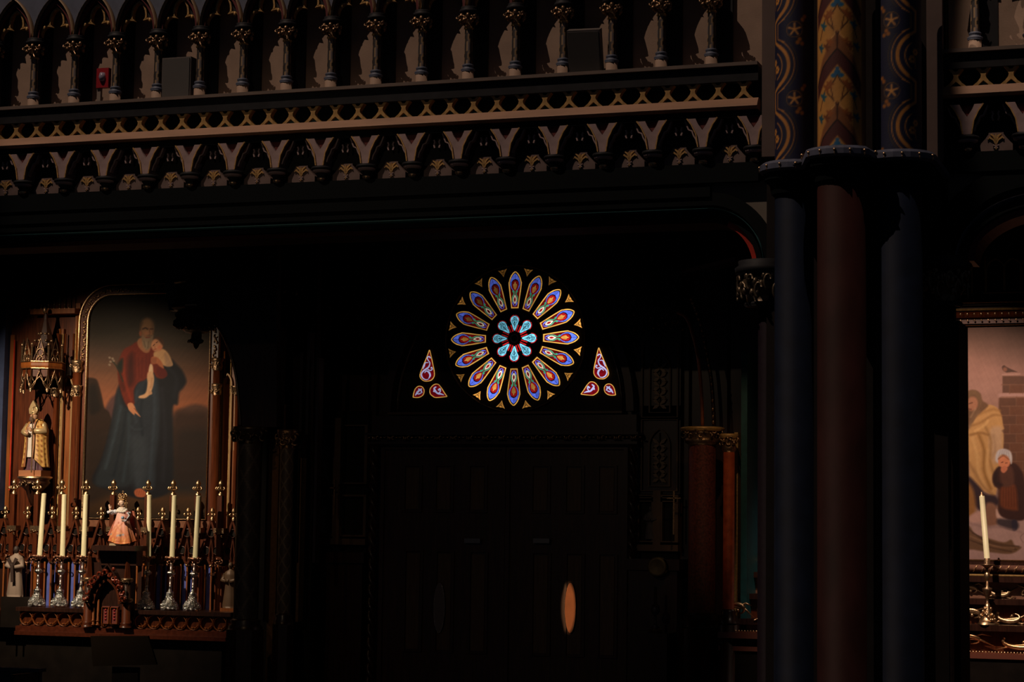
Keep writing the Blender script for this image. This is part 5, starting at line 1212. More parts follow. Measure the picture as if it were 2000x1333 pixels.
AT = thing('altar_table', 'dark altar table with a reddish edged slab under the candle shelf', 'altar')
MB().box(gxa + .02, gxb + .1, 24.85, 25.7, zD - .05, zD).build('altar_slab', MATS['foot_wood'], AT)
MB().box(gxa + .15, gxb, 24.95, 25.7, 0, zD - .05).build('altar_front', WB, AT)
# board standing in front
t = thing('missal_stand', 'plain brown board standing below the tabernacle of the left altar', 'stand')
p = [XZ(a, b_, 24.4) for a, b_ in ((178, 1243), (290, 1243), (307, 1299), (183, 1302))]
MB().prism(p, 24.38, 24.42).build('board', mat('board_brown', (.018, .011, .006), .8, spec=.1), t)
MB().prism([(p[3][0] + .25, 0), (p[2][0] - .3, 0), (p[2][0] - .3, p[3][1]), (p[3][0] + .25, p[3][1])], 24.44, 24.5).build('stand_leg', WB, t)

# ---- candlesticks and candles
YC = 25.22
painted('silver_glitter', .25, 1.0)
def candlestick_proto():
    root = thing('altar_candlestick', 'x', 'candlestick', 'silver candlesticks on the left altar')
    rn = random.Random(7); H = 1.0
    n, mz = 40, 18; vs = []
    for j in range(mz + 1):
        t_ = j / mz; z = .02 + .215 * t_; r = .118 * (1 - t_) ** 1.25 * .62 + .050 + .012 * math.sin(t_ * 6)
        for k in range(n): a = 2 * PI * k / n; rr = r * (1 + .26 * (rn.random() - .5) + (.07 * math.cos(3 * a) if t_ < .3 else 0)); vs.append((rr * math.cos(a), rr * math.sin(a), z - (.02 if t_ == 0 and k % 13 < 4 else 0)))
    b = MB(); b.add(vs, [(j * n + k, j * n + (k + 1) % n, (j + 1) * n + (k + 1) % n, (j + 1) * n + k) for j in range(mz) for k in range(n)] + [list(range(mz * n, mz * n + n))], False)
    b.build('filigree_foot', SI, root)
    b = MB()
    for j in range(90):
        t_ = rn.random(); a = -PI + PI * rn.random() if j % 3 else PI * rn.random(); r = .118 * (1 - t_) ** 1.25 * .62 + .052 + .012 * math.sin(t_ * 6)
        b.blob((r * math.cos(a), r * math.sin(a), .03 + .20 * t_), (.011, .011, .012), 5, 3, Matrix.Rotation(rn.random() * 3, 3, 'X'))
    tag(b.build('filigree_beads', mat('bright_silver', (.95, .88, .8), .15, 1.), root), kind='stuff')
    b = MB()
    for k in range(3): a = -PI / 2 + 2 * PI * k / 3 + .5; b.blob((.115 * math.cos(a), .115 * math.sin(a), .022), (.03, .03, .022), 8, 5)
    tag(b.build('claw_feet', SI, root), kind='stuff')
    b = MB(); b.lathe([(.05, .235), (.062, .245), (.05, .262), (.03, .275), (.022, .30), (.018, .33), (.024, .335), (.02, .36)], 0, 0, 0, 20); b.build('lower_collar', SI, root)
    b = MB(); b.lathe([(.020, .36), (.024, .45), (.020, .50)], 0, 0, 0, 14); b.build('stem', mat('stem_copper', (.50, .36, .32), .3, .9), root)
    b = MB(); b.lathe([(.02, .50), (.04, .515), (.062, .535), (.064, .55), (.045, .57), (.025, .585)], 0, 0, 0, 18, fold=lambda a, z: .10 * math.cos(6 * a)); b.build('knop', SI, root)
    b = MB(); b.lathe([(.02, .585), (.024, .67), (.018, .72)], 0, 0, 0, 14); b.build('upper_stem', MATS['stem_copper'], root)
    b = MB(); b.lathe([(.02, .72), (.035, .74), (.09, .765), (.095, .78), (.03, .785)], 0, 0, 0, 18)
    for k in range(10): a = 2 * PI * k / 10; b.blob((.085 * math.cos(a), .085 * math.sin(a), .775), (.02, .02, .022), 6, 4)
    tag(b.build('drip_pan', MATS['red_gold'], root), kind='stuff')
    return root
cs = candlestick_proto()
bases = [(71, 1191, 79, 1087, 88, 966), (115, 1192, 124, 1088, 128, 968), (155, 1192, 166, 1088, 171, 968), (284, 1196, 292, 1089, 294, 969), (330, 1196, 338, 1090, 343, 970), (374, 1197, 384, 1092, 391, 971)]
side = ['leftmost silver altar candlestick with a filigree foot', 'second silver altar candlestick from the left', 'silver altar candlestick half hidden by the tabernacle', 'silver altar candlestick just right of the child figure', 'fifth silver altar candlestick, middle of the right-hand three', 'rightmost silver altar candlestick beside the wooden screen']
cside = ['leftmost tall cream candle on the altar, leaning slightly', 'second tall cream candle from the left', 'tall cream candle just left of the crowned child figure', 'tall cream candle just right of the crowned child figure', 'fifth tall cream candle, middle of the right-hand three', 'rightmost tall cream candle on the left altar']
for i, (x0, y0_, x1, y1_, x2, y2_) in enumerate(bases):
    B0 = at(x0, y0_, YC); B1 = at(x1, y1_, YC); B2 = at(x2, y2_, YC)
    B0[2] = zA + .006
    o = cs if i == 0 else copy_tree(cs)
    o['label'] = side[i]; o.location = tuple(B0); d = Vector(B1 - B0); L_ = d.length; o.rotation_euler = (0, math.atan2(d.x, d.z) * .6, 0); s_ = (B1[2] - B0[2]) / .775; o.scale = (.95, .95, s_)
    ax = B0 + np.array([math.sin(math.atan2(d.x, d.z) * .6) * (B1[2] - B0[2]), 0, B1[2] - B0[2]])
    e = B2 - B1; b = MB(); H = math.sqrt(e[0] ** 2 + e[2] ** 2); b.lathe([(.034, 0), (.034, H - .01), (.03, H), (.012, H + .004)], 0, 0, 0, 18)
    cn = thing('altar_candle', cside[i], 'candle', 'tall candles on the left altar', loc=(ax[0], ax[1], ax[2] + .01)); b.build('wax', CR, cn); cn.rotation_euler = (0, math.atan2(e[0], e[2]), 0)
    b = MB(); b.tube([(0, 0, H), (.004, 0, H + .02)], .004, 5); b.build('wick', BK, cn)

# ---- tabernacle
YT = 24.85
TB = thing('tabernacle', 'dark carved gothic tabernacle with red doors below the crowned child figure', 'tabernacle')
tx = X_(208, 1150, YT)
def tz(v): return Z_(208, v, YT)
MB().box(X_(163, 1150, YT), X_(248, 1150, YT), YT + .1, 25.08, zA + .0, tz(1100)).build('body', WD, TB)
MB().box(X_(186, 1068, YT), X_(271, 1068, YT), YT - .1, 25.09, tz(1076), tz(1066)).build('top_slab', WD, TB)
MB().box(X_(190, 1100, YT), X_(262, 1100, YT), YT + .06, 25.08, tz(1105), tz(1076)).build('upper_block', WD, TB)
for px in (168, 243):
    x = X_(px, 1170, YT)
    b = MB(); b.lathe([(.06, 0), (.06, tz(1180) - tz(1222))], x, YT + .06, tz(1222), 12); b.build('column_shaft', WR, TB)
    b = MB(); b.lathe([(.055, 0), (.055, tz(1142) - tz(1172))], x, YT + .06, tz(1172), 12); b.build('column_shaft', WD, TB)
    for v in (1138, 1177):
        b = MB(); b.lathe([(.06, 0), (.085, .03), (.085, .05), (.06, .06)], x, YT + .06, tz(v), 14); b.foliage(x - .07, x + .07, tz(v), tz(v) + .04, YT - .03, .018, 6, v); b.build('gilt_ring', DG, TB)
    b = MB(); b.lathe([(.085, 0), (.085, .02), (.07, .04), (.08, .06), (.06, .07)], x, YT + .06, tz(1226), 12); b.build('column_foot', WR, TB)
    b = MB(); b.lathe([(.05, 0), (.025, tz(1085) - tz(1130))], x, YT + .06, tz(1130), 4, smooth=False); b.blob((x, YT + .06, tz(1083)), (.03, .03, .035), 8, 5); b.build('shingled_spire', WR, TB)
b = MB(); hw = .26; zp = tz(1180)
b.strip(pointed(tx, zp, hw, tz(1122) - zp, 10), .05, YT - .03, YT + .10, round_=True); b.strip(pointed(tx, zp, hw * .75, (tz(1132) - zp), 10), .03, YT, YT + .10); b.build('portal_arch', WR, TB)
b = MB(); b.strip([(tx - .32, zp), (tx - .1, tz(1120)), (tx, tz(1103)), (tx + .1, tz(1120)), (tx + .32, zp)], .025, YT, YT + .1); b.build('portal_gable', WD, TB)
rn = random.Random(12); b = MB()
for x_, z_ in pointed(tx, zp, hw * 1.1, tz(1118) - zp, 7)[1:-1]: b.curl(x_, YT - .06, z_, .04, 4.4, rn.random() * 6, .016, rn.choice((-1, 1)), 6); b.blob((x_ + .03, YT - .05, z_), (.025, .02, .03), 6, 5)
b.blob((tx + .12, YT - .04, tz(1112)), (.03, .02, .03)); tag(b.build('crockets', mat('red_varnish', (.20, .03, .012), .15, .2, coat=.6), TB), kind='stuff')
for k, px in enumerate((205, 222)):
    x = X_(px, 1200, YT); b = MB(); b.box(x - .055, x + .055, YT + .02, YT + .06, tz(1221), tz(1185)); d_ = b.build('door', mat('tabernacle_red', (.22, .055, .045), .5), TB)
    b = MB(); b.strip([(x - .05, tz(1219)), (x + .05, tz(1219)), (x + .05, tz(1187)), (x - .05, tz(1187))], .012, YT + .0, YT + .025, closed=True); b.build('door_frame', WO, d_)
    b = MB()
    for j in range(4): b.blob((x, YT + .015, tz(1192 + 6 * j)), (.016, .01, .016), 4, 4)
    b.build('door_ornament', mat('ornament_crimson', (.45, .02, .03), .4), d_)
for px in (178, 187):
    x = X_(px, 1195, YT); b = MB(); b.tube([(x, YT + .06, tz(1224)), (x, YT + .06, tz(1172))], .016, 8); b.blob((x, YT + .06, tz(1222)), (.03, .03, .015)); b.blob((x, YT + .06, tz(1214)), (.026, .026, .012)); b.build('side_colonnette', WO, TB)
# ---- crowned child figure
IY = 24.95; ic = at(238, 1064, IY); ic[2] = tz(1066); IH = Z_(238, 956, IY) - ic[2]
IN = thing('crowned_child_statue', 'crowned child figure in a pink brocade gown with white ruffs, on the tabernacle', 'statue', loc=tuple(ic))
MB().box(-.16, .05, -.12, .12, 0, .035).build('stand', mat('stand_cream', (.50, .38, .25), .6), IN)
MB().box(.05, .14, -.08, .12, 0, .02).build('stand_wedge', WO, IN)
painted('brocade', .55, .05, spec=.4)
n, mz = 72, 44; vs = []; U = []; V = []
for j in range(mz + 1):
    t_ = j / mz; z = .055 + .50 * t_; r = np.interp(t_, [0, .05, .3, .6, .85, 1], [.235, .228, .185, .135, .10, .085])
    for k in range(n): a = 2 * PI * k / n; q = r * (1 + .07 * math.sin(a * 7 + .6) * (1 - t_) + .03 * math.sin(a * 17) * (1 - t_)); vs.append((q * math.cos(a) + .01 - .02 * t_, q * .72 * math.sin(a), z + (.03 * math.sin(a * 2 + 1) if j == 0 else 0))); U.append(a); V.append(t_)
U = np.array(U); V = np.array(V); C_ = Paint(U, V); C_.vgrad([(0, (210, 116, 66)), (.25, (226, 140, 104)), (.5, (240, 170, 150)), (1, (244, 196, 184))])
rng = np.random.RandomState(3)
for k in range(220):
    t0_ = rng.rand() ** 1.6 * .55; a0_ = rng.rand() * 6.28; C_.ell(a0_, t0_, .03 + .05 * rng.rand(), .008 + .02 * rng.rand(), [(246, 196, 112), (176, 84, 44), (236, 160, 90)][k % 3], rng.rand() * 3, .012, .8)
for a0_, t0_, c in ((4.9, .22, (60, 90, 110)), (5.15, .24, (150, 170, 190)), (4.7, .21, (170, 180, 190)), (3.8, .25, (120, 140, 160)), (4.6, .62, (180, 90, 60))): C_.ell(a0_, t0_, .09, .03, c, 0, .02)
for L_ in ([(3.9, .05), (4.5, .42), (5.3, .66)], [(5.6, .1), (5.0, .35), (4.3, .55)], [(3.6, .3), (4.2, .5)]): C_.line(L_, .03, (196, 110, 70), .03, .8)
b = MB(); b.add(vs, [(j * n + k, j * n + (k + 1) % n, (j + 1) * n + (k + 1) % n, (j + 1) * n + k) for j in range(mz) for k in range(n)] + [list(range(n))], True); b.build('gown', MATS['brocade'], IN, colors=C_.linear(1.0))
b = MB(); b.lathe([(.20, .06), (.19, .2), (.16, .4), (.12, .56)], .02, .06, 0, 30, 1.15, .8, a0=-.15, a1=PI + .15, fold=lambda a, z: .06 * math.sin(a * 10)); o = b.build('cape', mat('cape_salmon', (.50, .15, .09), .5, noise=.3), IN); md = o.modifiers.new('t', 'SOLIDIFY'); md.thickness = .01
b = MB(); b.add([(-.26, -.02, .16), (-.16, -.06, .16), (-.10, -.06, .42), (-.16, 0, .38), (-.26, .02, .16), (-.16, .02, .16), (-.10, .02, .42), (-.16, .04, .38)], [(0, 1, 2, 3), (4, 5, 6, 7), (0, 1, 5, 4), (1, 2, 6, 5), (2, 3, 7, 6), (3, 0, 4, 7)]); b.build('cape_corner', MATS['cape_salmon'], IN)
def ruff(b, c, r, n, s, seed, flat=.6):
    rn = random.Random(seed)
    for k in range(n): a = 2 * PI * k / n; b.blob((c[0] + r * math.cos(a), c[1] + r * flat * math.sin(a), c[2] + rn.uniform(-.01, .012)), (s, s * .8, s * .8), 7, 5, Matrix.Rotation(rn.random(), 3, 'Y'))
WH = mat('lace_white', (.82, .74, .66), .7)
b = MB(); ruff(b, (-.005, -.01, .565), .075, 16, .026, 2); ruff(b, (-.005, -.01, .59), .05, 12, .022, 3); ruff(b, (-.005, -.01, .54), .095, 18, .024, 4); tag(b.build('ruff_collar', WH, IN), kind='stuff')
b = MB(); b.blob((-.165, -.06, .53), (.05, .045, .042), 10, 7); ruff(b, (-.185, -.07, .535), .04, 12, .022, 5, .9); b.blob((-.12, -.03, .54), (.05, .045, .04), 10, 7); tag(b.build('left_cuff', mat('lace_bluish', (.72, .72, .80), .7), IN), kind='stuff')
b = MB(); b.tube([(.09, -.02, .54), (.14, -.05, .48), (.13, -.10, .42)], [.04, .042, .04], 10); b.build('right_sleeve', mat('sleeve_shade', (.35, .12, .09), .6), IN)
b = MB(); ruff(b, (.10, -.12, .40), .03, 9, .018, 6, .9); ruff(b, (.145, -.06, .52), .02, 7, .02, 6, .9); b.tube([(.15, -.09, .53), (.175, -.10, .48), (.15, -.12, .43)], .013, 7); tag(b.build('right_cuff', MATS['lace_bluish'], IN), kind='stuff')
SK = mat('doll_skin', (.82, .56, .42), .4)
b = MB(); b.lathe([(.028, .58), (.026, .64)], -.005, -.01, 0, 12); b.blob((-.008, -.015, .685), (.055, .058, .066), 18, 12); b.blob((-.028, -.070, .680), (.010, .014, .014), 8, 6); b.blob((-.028, -.062, .652), (.016, .010, .006), 8, 5)
b.blob((-.05, -.045, .668), (.018, .018, .018), 8, 6); b.blob((.01, -.055, .668), (.018, .016, .018), 8, 6); b.build('head', SK, IN)
b = MB()
for sx_ in (-.048, -.006): b.blob((sx_, -.066, .698), (.008, .005, .006), 8, 5)
tag(b.build('eyes', mat('eye_dark', (.04, .02, .02), .3), IN), kind='stuff')
b = MB(); b.blob((-.028, -.069, .655), (.011, .006, .004), 8, 4); b.build('mouth', mat('lips_red', (.55, .12, .10), .4), IN)
b = MB(); rn = random.Random(9)
for k in range(40):
    a = rn.uniform(-.35, PI + .25); h = rn.uniform(-.03, .06); rr = .056 * math.sqrt(max(.1, 1 - (h / .075) ** 2)); b.blob((-.005 + rr * math.cos(a) * 1.05, -.005 + rr * math.sin(a), .695 + h), (.016, .016, .018), 6, 4)
for k in range(7): b.blob((-.05 + .015 * k, -.055, .735), (.014, .012, .012), 6, 4)
tag(b.build('curly_hair', mat('hair_blond', (.50, .28, .10), .6), IN), kind='stuff')
b = MB(); b.lathe([(.050, .745), (.058, .750), (.060, .765), (.056, .77)], -.005, -.005, 0, 20)
for k in range(8):
    a = 2 * PI * k / 8; b.tube([(-.005 + .058 * math.cos(a), -.005 + .058 * math.sin(a), .768), (-.005 + .078 * math.cos(a), -.005 + .078 * math.sin(a), .80), (-.005 + .05 * math.cos(a), -.005 + .05 * math.sin(a), .835), (-.005, -.005, .82)], .008, 6)
    b.blob((-.005 + .066 * math.cos(a + .3), -.005 + .066 * math.sin(a + .3), .785), (.013, .010, .013), 6, 4)
b.blob((-.005, -.005, .835), (.016, .016, .016), 8, 6); b.box(-.009, -.001, -.009, -.001, .845, .89); b.box(-.022, .012, -.009, -.001, .865, .874); b.build('crown', GO, IN)
b = MB(); b.tube([(-.185, -.075, .55), (-.19, -.08, .585)], [.018, .015], 8); b.blob((-.192, -.085, .60), (.020, .014, .022), 10, 7)
for k, (L_, a_) in enumerate(((.045, -.12), (.048, .02), (.022, .25), (.018, .45))): b.tube([(-.204 + .009 * k, -.088, .612), (-.206 + .009 * k + a_ * .02, -.090, .612 + L_ * .55), (-.206 + .009 * k + a_ * .03, -.088 - (.012 if k > 1 else 0), .612 + L_)], .0058, 6)
b.tube([(-.175, -.085, .60), (-.163, -.09, .62), (-.165, -.09, .635)], .006, 6); b.build('raised_hand', SK, IN)
b = MB(); b.blob((.085, -.14, .40), (.018, .016, .018), 8, 6)
for k in range(4): b.tube([(.073 + .008 * k, -.15, .40), (.072 + .008 * k, -.165, .41), (.075 + .008 * k, -.16, .425)], .005, 5)
b.tube([(.095, -.14, .41), (.09, -.15, .43)], .006, 5); b.build('lower_hand', SK, IN)
b = MB(); b.blob((.085, -.15, .445), (.028, .028, .028), 10, 7); b.build('orb', mat('orb_blue', (.30, .42, .60), .3), IN)
b = MB(); b.box(.066, .072, -.03, -.022, .60, .735); b.box(.04, .10, -.03, -.022, .68, .69); b.build('cross', GO, IN)
k_ = IH / .89; IN.scale = (k_ * .98,) * 3

# ---- small monk statues
mk = small_figure('monk_statue', 'small monk statue in white and brown habit at the far left', X_(20, 1110, 25.3), 25.45, Z_(20, 1166, 25.45), Z_(20, 1066, 25.45) - Z_(20, 1166, 25.45), mat('habit_white', (.36, .26, .20), .7), mh=mat('monk_skin', (.05, .03, .025), .6))
b = MB(); s_ = .68; b.strip([(-.10 * s_, .78 * s_), (0, .60 * s_), (.10 * s_, .78 * s_)], .05, -.115, -.10); b.strip([(0, .70 * s_), (.02, .30 * s_)], .045, -.125, -.105); b.build('brown_scapular', mat('scapular_brown', (.05, .025, .018), .7), mk)
MB().box(-.16, .3, -.1, .2, -.42, 0).build('plinth', WB, mk)
mk = small_figure('monk_statue', 'small gilded statue half hidden by the screen at the right end of the altar', X_(441, 1130, 25.3), 25.45, Z_(441, 1188, 25.45), Z_(441, 1098, 25.45) - Z_(441, 1188, 25.45), mat('habit_gilt', (.14, .08, .045), .5, .2))
MB().box(-.1, .12, -.1, .12, -.06, 0).build('plinth', WO, mk)

b = MB(); b.box(xx(-40), xx(9), 25.9, 26.06, zz(1000), zz(600)); b.build('blue_side_panel', mat('side_blue', (.05, .07, .16), .8, noise=.4, nscale=3), AL)
# ================================================================== wooden screen between altar and doors
YS = 24.4
WSd = mat('screen_wood', (.028, .013, .008), .32, noise=.4, nscale=6, stretch=(6, 6, .5), coat=.15)
SN = thing('carved_screen_arch', 'dark carved wooden arch with a foliate pendant hanging before the left altar painting', 'screen')
def sx(px, py=700): return X_(px, py, YS)
def sz(py, px=400): return Z_(px, py, YS)
arcp = [XZ(a, b_, YS) for a, b_ in ((330, 607), (385, 607), (410, 622), (432, 648), (450, 690), (462, 740), (468, 800), (470, 835))]
MB().prism(arcp + [(X_(540, 835, YS), arcp[-1][1]), (X_(540, 470, YS), sz(430)), (X_(322, 470, YS), sz(430)), (X_(322, 600, YS), sz(560))], YS, YS + .12).build('spandrel_board', WSd, SN)
b = MB(); b.strip([tuple(p) for p in smooth_line(arcp[1:], 4)], .05, YS - .03, YS + .02, round_=True); b.build('arch_moulding', WSd, SN)
bx_ = X_(368, 580, YS - .25)
b = MB(); hw = (X_(415, 580, YS - .25) - X_(322, 580, YS - .25)) / 2
b.lathe([(hw * .9, 0), (hw, .03), (hw, .07), (hw * .86, .09), (hw * .86, .34), (hw * .95, .36), (hw * .95, .40)], bx_, YS - .0, sz(608), 8, smooth=False); b.build('pendant_drum', mat('drum_wood', (.03, .012, .009), .35, noise=.3, coat=.2), SN)
b = MB(); b.box(X_(363, 607, YS - .33), X_(386, 607, YS - .33), YS - .36, YS - .33, sz(608) + .035, sz(608) + .05); b.build('lit_fillet', GO, SN)
b = MB(); zb = sz(650)
b.lathe([(.0, -.22), (.03, -.19), (.045, -.15), (.09, -.13), (.10, -.10), (.07, -.08), (.07, -.01), (.14, 0), (.2, .05), (.24, .12), (.27, .2), (.26, .27), (.22, .3)], bx_, YS, zb, 20); b.build('pendant_boss', WSd, SN)
b = MB(); rn = random.Random(4)
for k in range(22):
    a = PI + PI * (k + .5) / 22; z = zb + .08 + .16 * rn.random(); b.curl(bx_ + .26 * math.cos(a), YS + .26 * math.sin(a), z, .045, 4.4, rn.random() * 6, .018, rn.choice((-1, 1)), 5); b.blob((bx_ + .25 * math.cos(a), YS + .25 * math.sin(a), z - .04), (.03, .03, .035), 6, 4)
b.foliage(bx_ - .08, bx_ + .08, zb - .14, zb - .1, YS - .09, .03, 5, 3)
tag(b.build('pendant_foliage', WSd, SN), kind='stuff')
rp = None
for px in (365, 377, 392, 408):
    if rp is None:
        b = MB(); b.tube([(0, 0, 0), (0, 0, .75)], .016, 6)
        for k in range(12): b.blob((.01, -.008, .03 + .06 * k), (.014, .012, .02), 6, 4)
        rp = b.build('beaded_shaft', mat('bead_bronze', (.10, .075, .05), .25, .8), SN); o = rp
    else: o = rp.copy(); COL.objects.link(o)
    o.location = (X_(px, 500, YS - .3), YS - .3 + .04 * abs(px - 385) / 20, sz(545))
tp = None
for k, px in enumerate((418, 433, 460, 476, 504, 518, 543, 556, 580)):
    if tp is None: b = MB(); b.tube([(0, 0, 0), (0, 0, .32)], .012, 6); b.blob((0, 0, 0), (.018, .018, .03), 6, 4); tp = b.build('drop_shaft', MATS['bead_bronze'], SN); o = tp
    else: o = tp.copy(); COL.objects.link(o)
    o.location = (X_(px, 520, YS - .08), YS - .08, Z_(px, 540 + 4.2 * k, YS - .08))
# wooden lattice above the painting
b = MB()
for pts in ([(285, 552), (291, 530), (300, 515)], [(310, 552), (304, 530), (300, 515)], [(292, 540), (305, 545), (296, 552)]): b.tube([tuple(at(p[0], p[1], 25.7)) for p in pts], .014, 6)
b.build('top_tracery', WSd, SN)

def diamond_column(label, pxl, pxr, pyt, pyb, Y, basec, linec, cap, gold, seed):
    t = thing('diapered_column', label, 'column'); x = X_((pxl + pxr) / 2, (pyt + pyb) / 2, Y); r = (X_(pxr, 1000, Y) - X_(pxl, 1000, Y)) / 2
    zt_, zb = Z_(pxl, pyt, Y), Z_(pxl, pyb, Y); n, mz = 48, 260; vs = []; U = []; V = []
    for j in range(mz + 1):
        for k in range(n): a = 2 * PI * k / n; z = zb + (zt_ - zb) * j / mz; vs.append((x + r * math.cos(a), Y + r * math.sin(a), z)); U.append(a * r); V.append(z)
    U = np.array(U); V = np.array(V); w_ = 2 * PI * r / 4; h = w_ * 1.7
    d = np.abs(np.abs((U / w_ + .5) % 1 - .5) * 2 - np.abs((V / h) % 1 - .5) * 2); d2 = np.abs(np.abs((U / w_ + .5) % 1 - .5) * 2 - (1 - np.abs((V / h) % 1 - .5) * 2))
    ln = (d2 < .12); cc = np.where(ln[:, None], np.array([linec]), np.array([basec]))
    b = MB(); b.add(vs, [(j * n + k, j * n + (k + 1) % n, (j + 1) * n + (k + 1) % n, (j + 1) * n + k) for j in range(mz) for k in range(n)], True)
    if 'diaper_paint' not in MATS: painted('diaper_paint', .5)
    b.build('shaft', MATS['diaper_paint'], t, colors=cc)
    ct, cb = cap; h = Z_(pxl, ct, Y) - Z_(pxl, cb, Y); z0 = Z_(pxl, cb, Y)
    b = MB(); b.lathe([(r * 1.02, 0), (r * 1.2, h * .3), (r * 1.45, h * .75), (r * 1.5, h * .8), (r * 1.5, h)], x, Y, z0, 20)
    for k in range(14): a = PI + PI * (k + .5) / 14; b.curl(x + r * 1.35 * math.cos(a), Y + r * 1.35 * math.sin(a), z0 + h * (.35 + .25 * (k % 2)), h * .22, 4.4, k, .014, 1 if k % 2 else -1, 5)
    tag(b.build('capital', gold, t), kind='stuff')
    MB().lathe([(r * 1.4, 0), (r * 1.4, .05), (r * 1.15, .08), (r * 1.25, .12), (r, .15)], x, Y, zb - .06, 20).build('base', WSd, t)
    MB().lathe([(r * 1.6, 0), (r * 1.6, zb - .05)], x, Y, 0, 8, smooth=False).build('pedestal', WSd, t)
diamond_column('thick dark column with a faint diamond pattern at the right edge of the left altar', 462, 506, 868, 1222, 24.4, (.035, .026, .022), (.085, .068, .055), (835, 868), mat('dim_bronze', (.07, .05, .035), .35, .6), 5)
diamond_column('slim diamond-patterned column with a gilt capital, second column right of the altar', 545, 570, 877, 1212, 24.6, (.075, .05, .036), (.20, .15, .10), (840, 877), DG, 6)
t = thing('wood_screen_stiles', 'thin upright wooden stiles catching light between the slim column and the left niche', 'screen')
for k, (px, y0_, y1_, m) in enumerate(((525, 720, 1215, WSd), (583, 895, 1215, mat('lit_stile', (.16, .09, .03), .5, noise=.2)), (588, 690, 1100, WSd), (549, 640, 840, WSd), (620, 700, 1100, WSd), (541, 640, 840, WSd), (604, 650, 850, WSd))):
    x = X_(px, (y0_ + y1_) / 2, 24.8 if k != 1 else 24.75); z0, z1 = Z_(px, y1_, 24.8), Z_(px, y0_, 24.8)
    b = MB(); b.box(x - .018, x + .018, 24.75, 24.9, z0, z1); b.build('stile', m, t)
b = MB(); x = X_(532, 1000, 24.8); b.box(x - .07, x + .05, 24.85, 25.0, .3, Z_(532, 850, 24.8)); b.build('stile_board', mat('stile_board_wood', (.20, .10, .04), .5, noise=.2), t)
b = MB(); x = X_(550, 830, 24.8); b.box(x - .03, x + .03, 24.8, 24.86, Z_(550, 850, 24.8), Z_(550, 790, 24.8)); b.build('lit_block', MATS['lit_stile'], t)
MB().box(X_(465, 900, 24.9), X_(600, 900, 24.9), 25.1, 25.25, .0, 6.2).build('screen_back', WB, t)

# ================================================================== right chapel altar
RA = thing('chapel_altar', 'carved and gilded altar shelves below the beggar painting at the right edge', 'altar')
def cz(v, Y=25.8): return Z_(1940, v, Y)
xl, xr = X_(1440, 900, 26), 1.2
MB().box(xl - .1, xr, 26.06, 26.2, 0, 6.6).build('back_board', WD, RA)
xf = X_(1462, 900, 25.9)
b = MB(); b.strip([(X_(1464, 900, 25.95), cz(1102, 25.95)), (X_(1464, 900, 25.95), cz(740, 25.95))], .02, 25.93, 26.0); b.strip([(X_(1476, 900, 25.95), cz(1092, 25.95)), (X_(1476, 900, 25.95), cz(748, 25.95)), (X_(1482, 900, 25.95), cz(730, 25.95)), (X_(1495, 900, 25.95), cz(715, 25.95))], .025, 25.93, 26.0); b.strip([(X_(1462, 900, 25.95), cz(1102, 25.95)), (X_(1520, 900, 25.95), cz(1102, 25.95))], .02, 25.93, 26.0)
b.build('gilt_panel_frame', GP, RA)
MB().box(X_(1479, 900, 25.97), X_(1510, 900, 25.97), 25.99, 26.05, cz(1090), cz(730)).build('blue_panel', mat('panel_blue', (.03, .05, .12), .6), RA)
levels = [((1127, 1138), 25.70, WD, 'shelf'), ((1171, 1182), 25.45, WD, 'shelf'), ((1222, 1234), 25.2, WD, 'shelf'), ((1278, 1288), 25.0, mat('foot_red', (.22, .07, .045), .3, coat=.3), 'altar_slab')]
for (a, b_), Y, m, nm in levels: MB().box(xl, xr, Y, 26.06, cz(b_, Y), cz(a, Y)).build(nm, m, RA)
pcol = mat('carved_panel_wood', (.24, .11, .065), .4, noise=.2)
for (a, b_), Y, m in (((1138, 1171), 25.82, pcol), ((1182, 1222), 25.55, WR), ((1234, 1278), 25.3, WR)):
    MB().box(xl, xr, Y, 26.06, cz(b_, Y), cz(a, Y)).build('carved_panel', m, RA)
def scrolls(xa, xb, v0, v1, Y, n, size, seed, m):
    """running acanthus scrolls, alternately curled up and down"""
    z0, z1 = cz(v1, Y), cz(v0, Y); zm = (z0 + z1) / 2; w_ = (xb - xa) / n
    for k in range(n):
        b = MB(); x = xa + (k + .5) * w_; s_ = 1 if k % 2 else -1
        b.tube([(x + w_ * .34 * (1 - t * .72) * math.cos(4.9 * t + 2.6) * 1.2, Y - .03 * math.sin(3 * t), zm + s_ * (z1 - z0) * .40 * (1 - t * .62) * math.sin(4.9 * t + 2.6)) for t in np.linspace(0, 1, 14)], [.010 + .020 * math.sin(PI * min(1, t + .12)) for t in np.linspace(0, 1, 14)], 7)
        b.tube([(x - w_ * .5, Y - .01, zm - s_ * (z1 - z0) * .42), (x - w_ * .2, Y - .03, zm - s_ * (z1 - z0) * .2), (x + w_ * .2, Y - .03, zm - s_ * (z1 - z0) * .1), (x + w_ * .5, Y - .01, zm + s_ * (z1 - z0) * .3)], [.006, .016, .014, .004], 7)
        b.tube([(x, Y - .02, zm - s_ * .05), (x + w_ * .25, Y - .035, zm - s_ * .09), (x + w_ * .42, Y - .01, zm - s_ * .06)], [.006, .016, .003], 6)
        b.blob((x, Y - .03, zm), (.022, .018, .022), 8, 5)
        tag(b.build('acanthus_scroll', m, RA), kind='stuff')
xs_ = X_(1860, 1200, 25.5)
scrolls(xs_, xr - .6, 1140, 1170, 25.82, 10, .05, 3, mat('pale_gilt', (.42, .27, .14), .35, .6, noise=.2))
scrolls(xs_, xr - .6, 1186, 1221, 25.53, 8, .05, 4, GO)
scrolls(xs_ - .1, xr - .6, 1236, 1272, 25.28, 6, .05, 5, mat('copper_gilt', (.60, .32, .14), .3, .9, noise=.3, nscale=40))
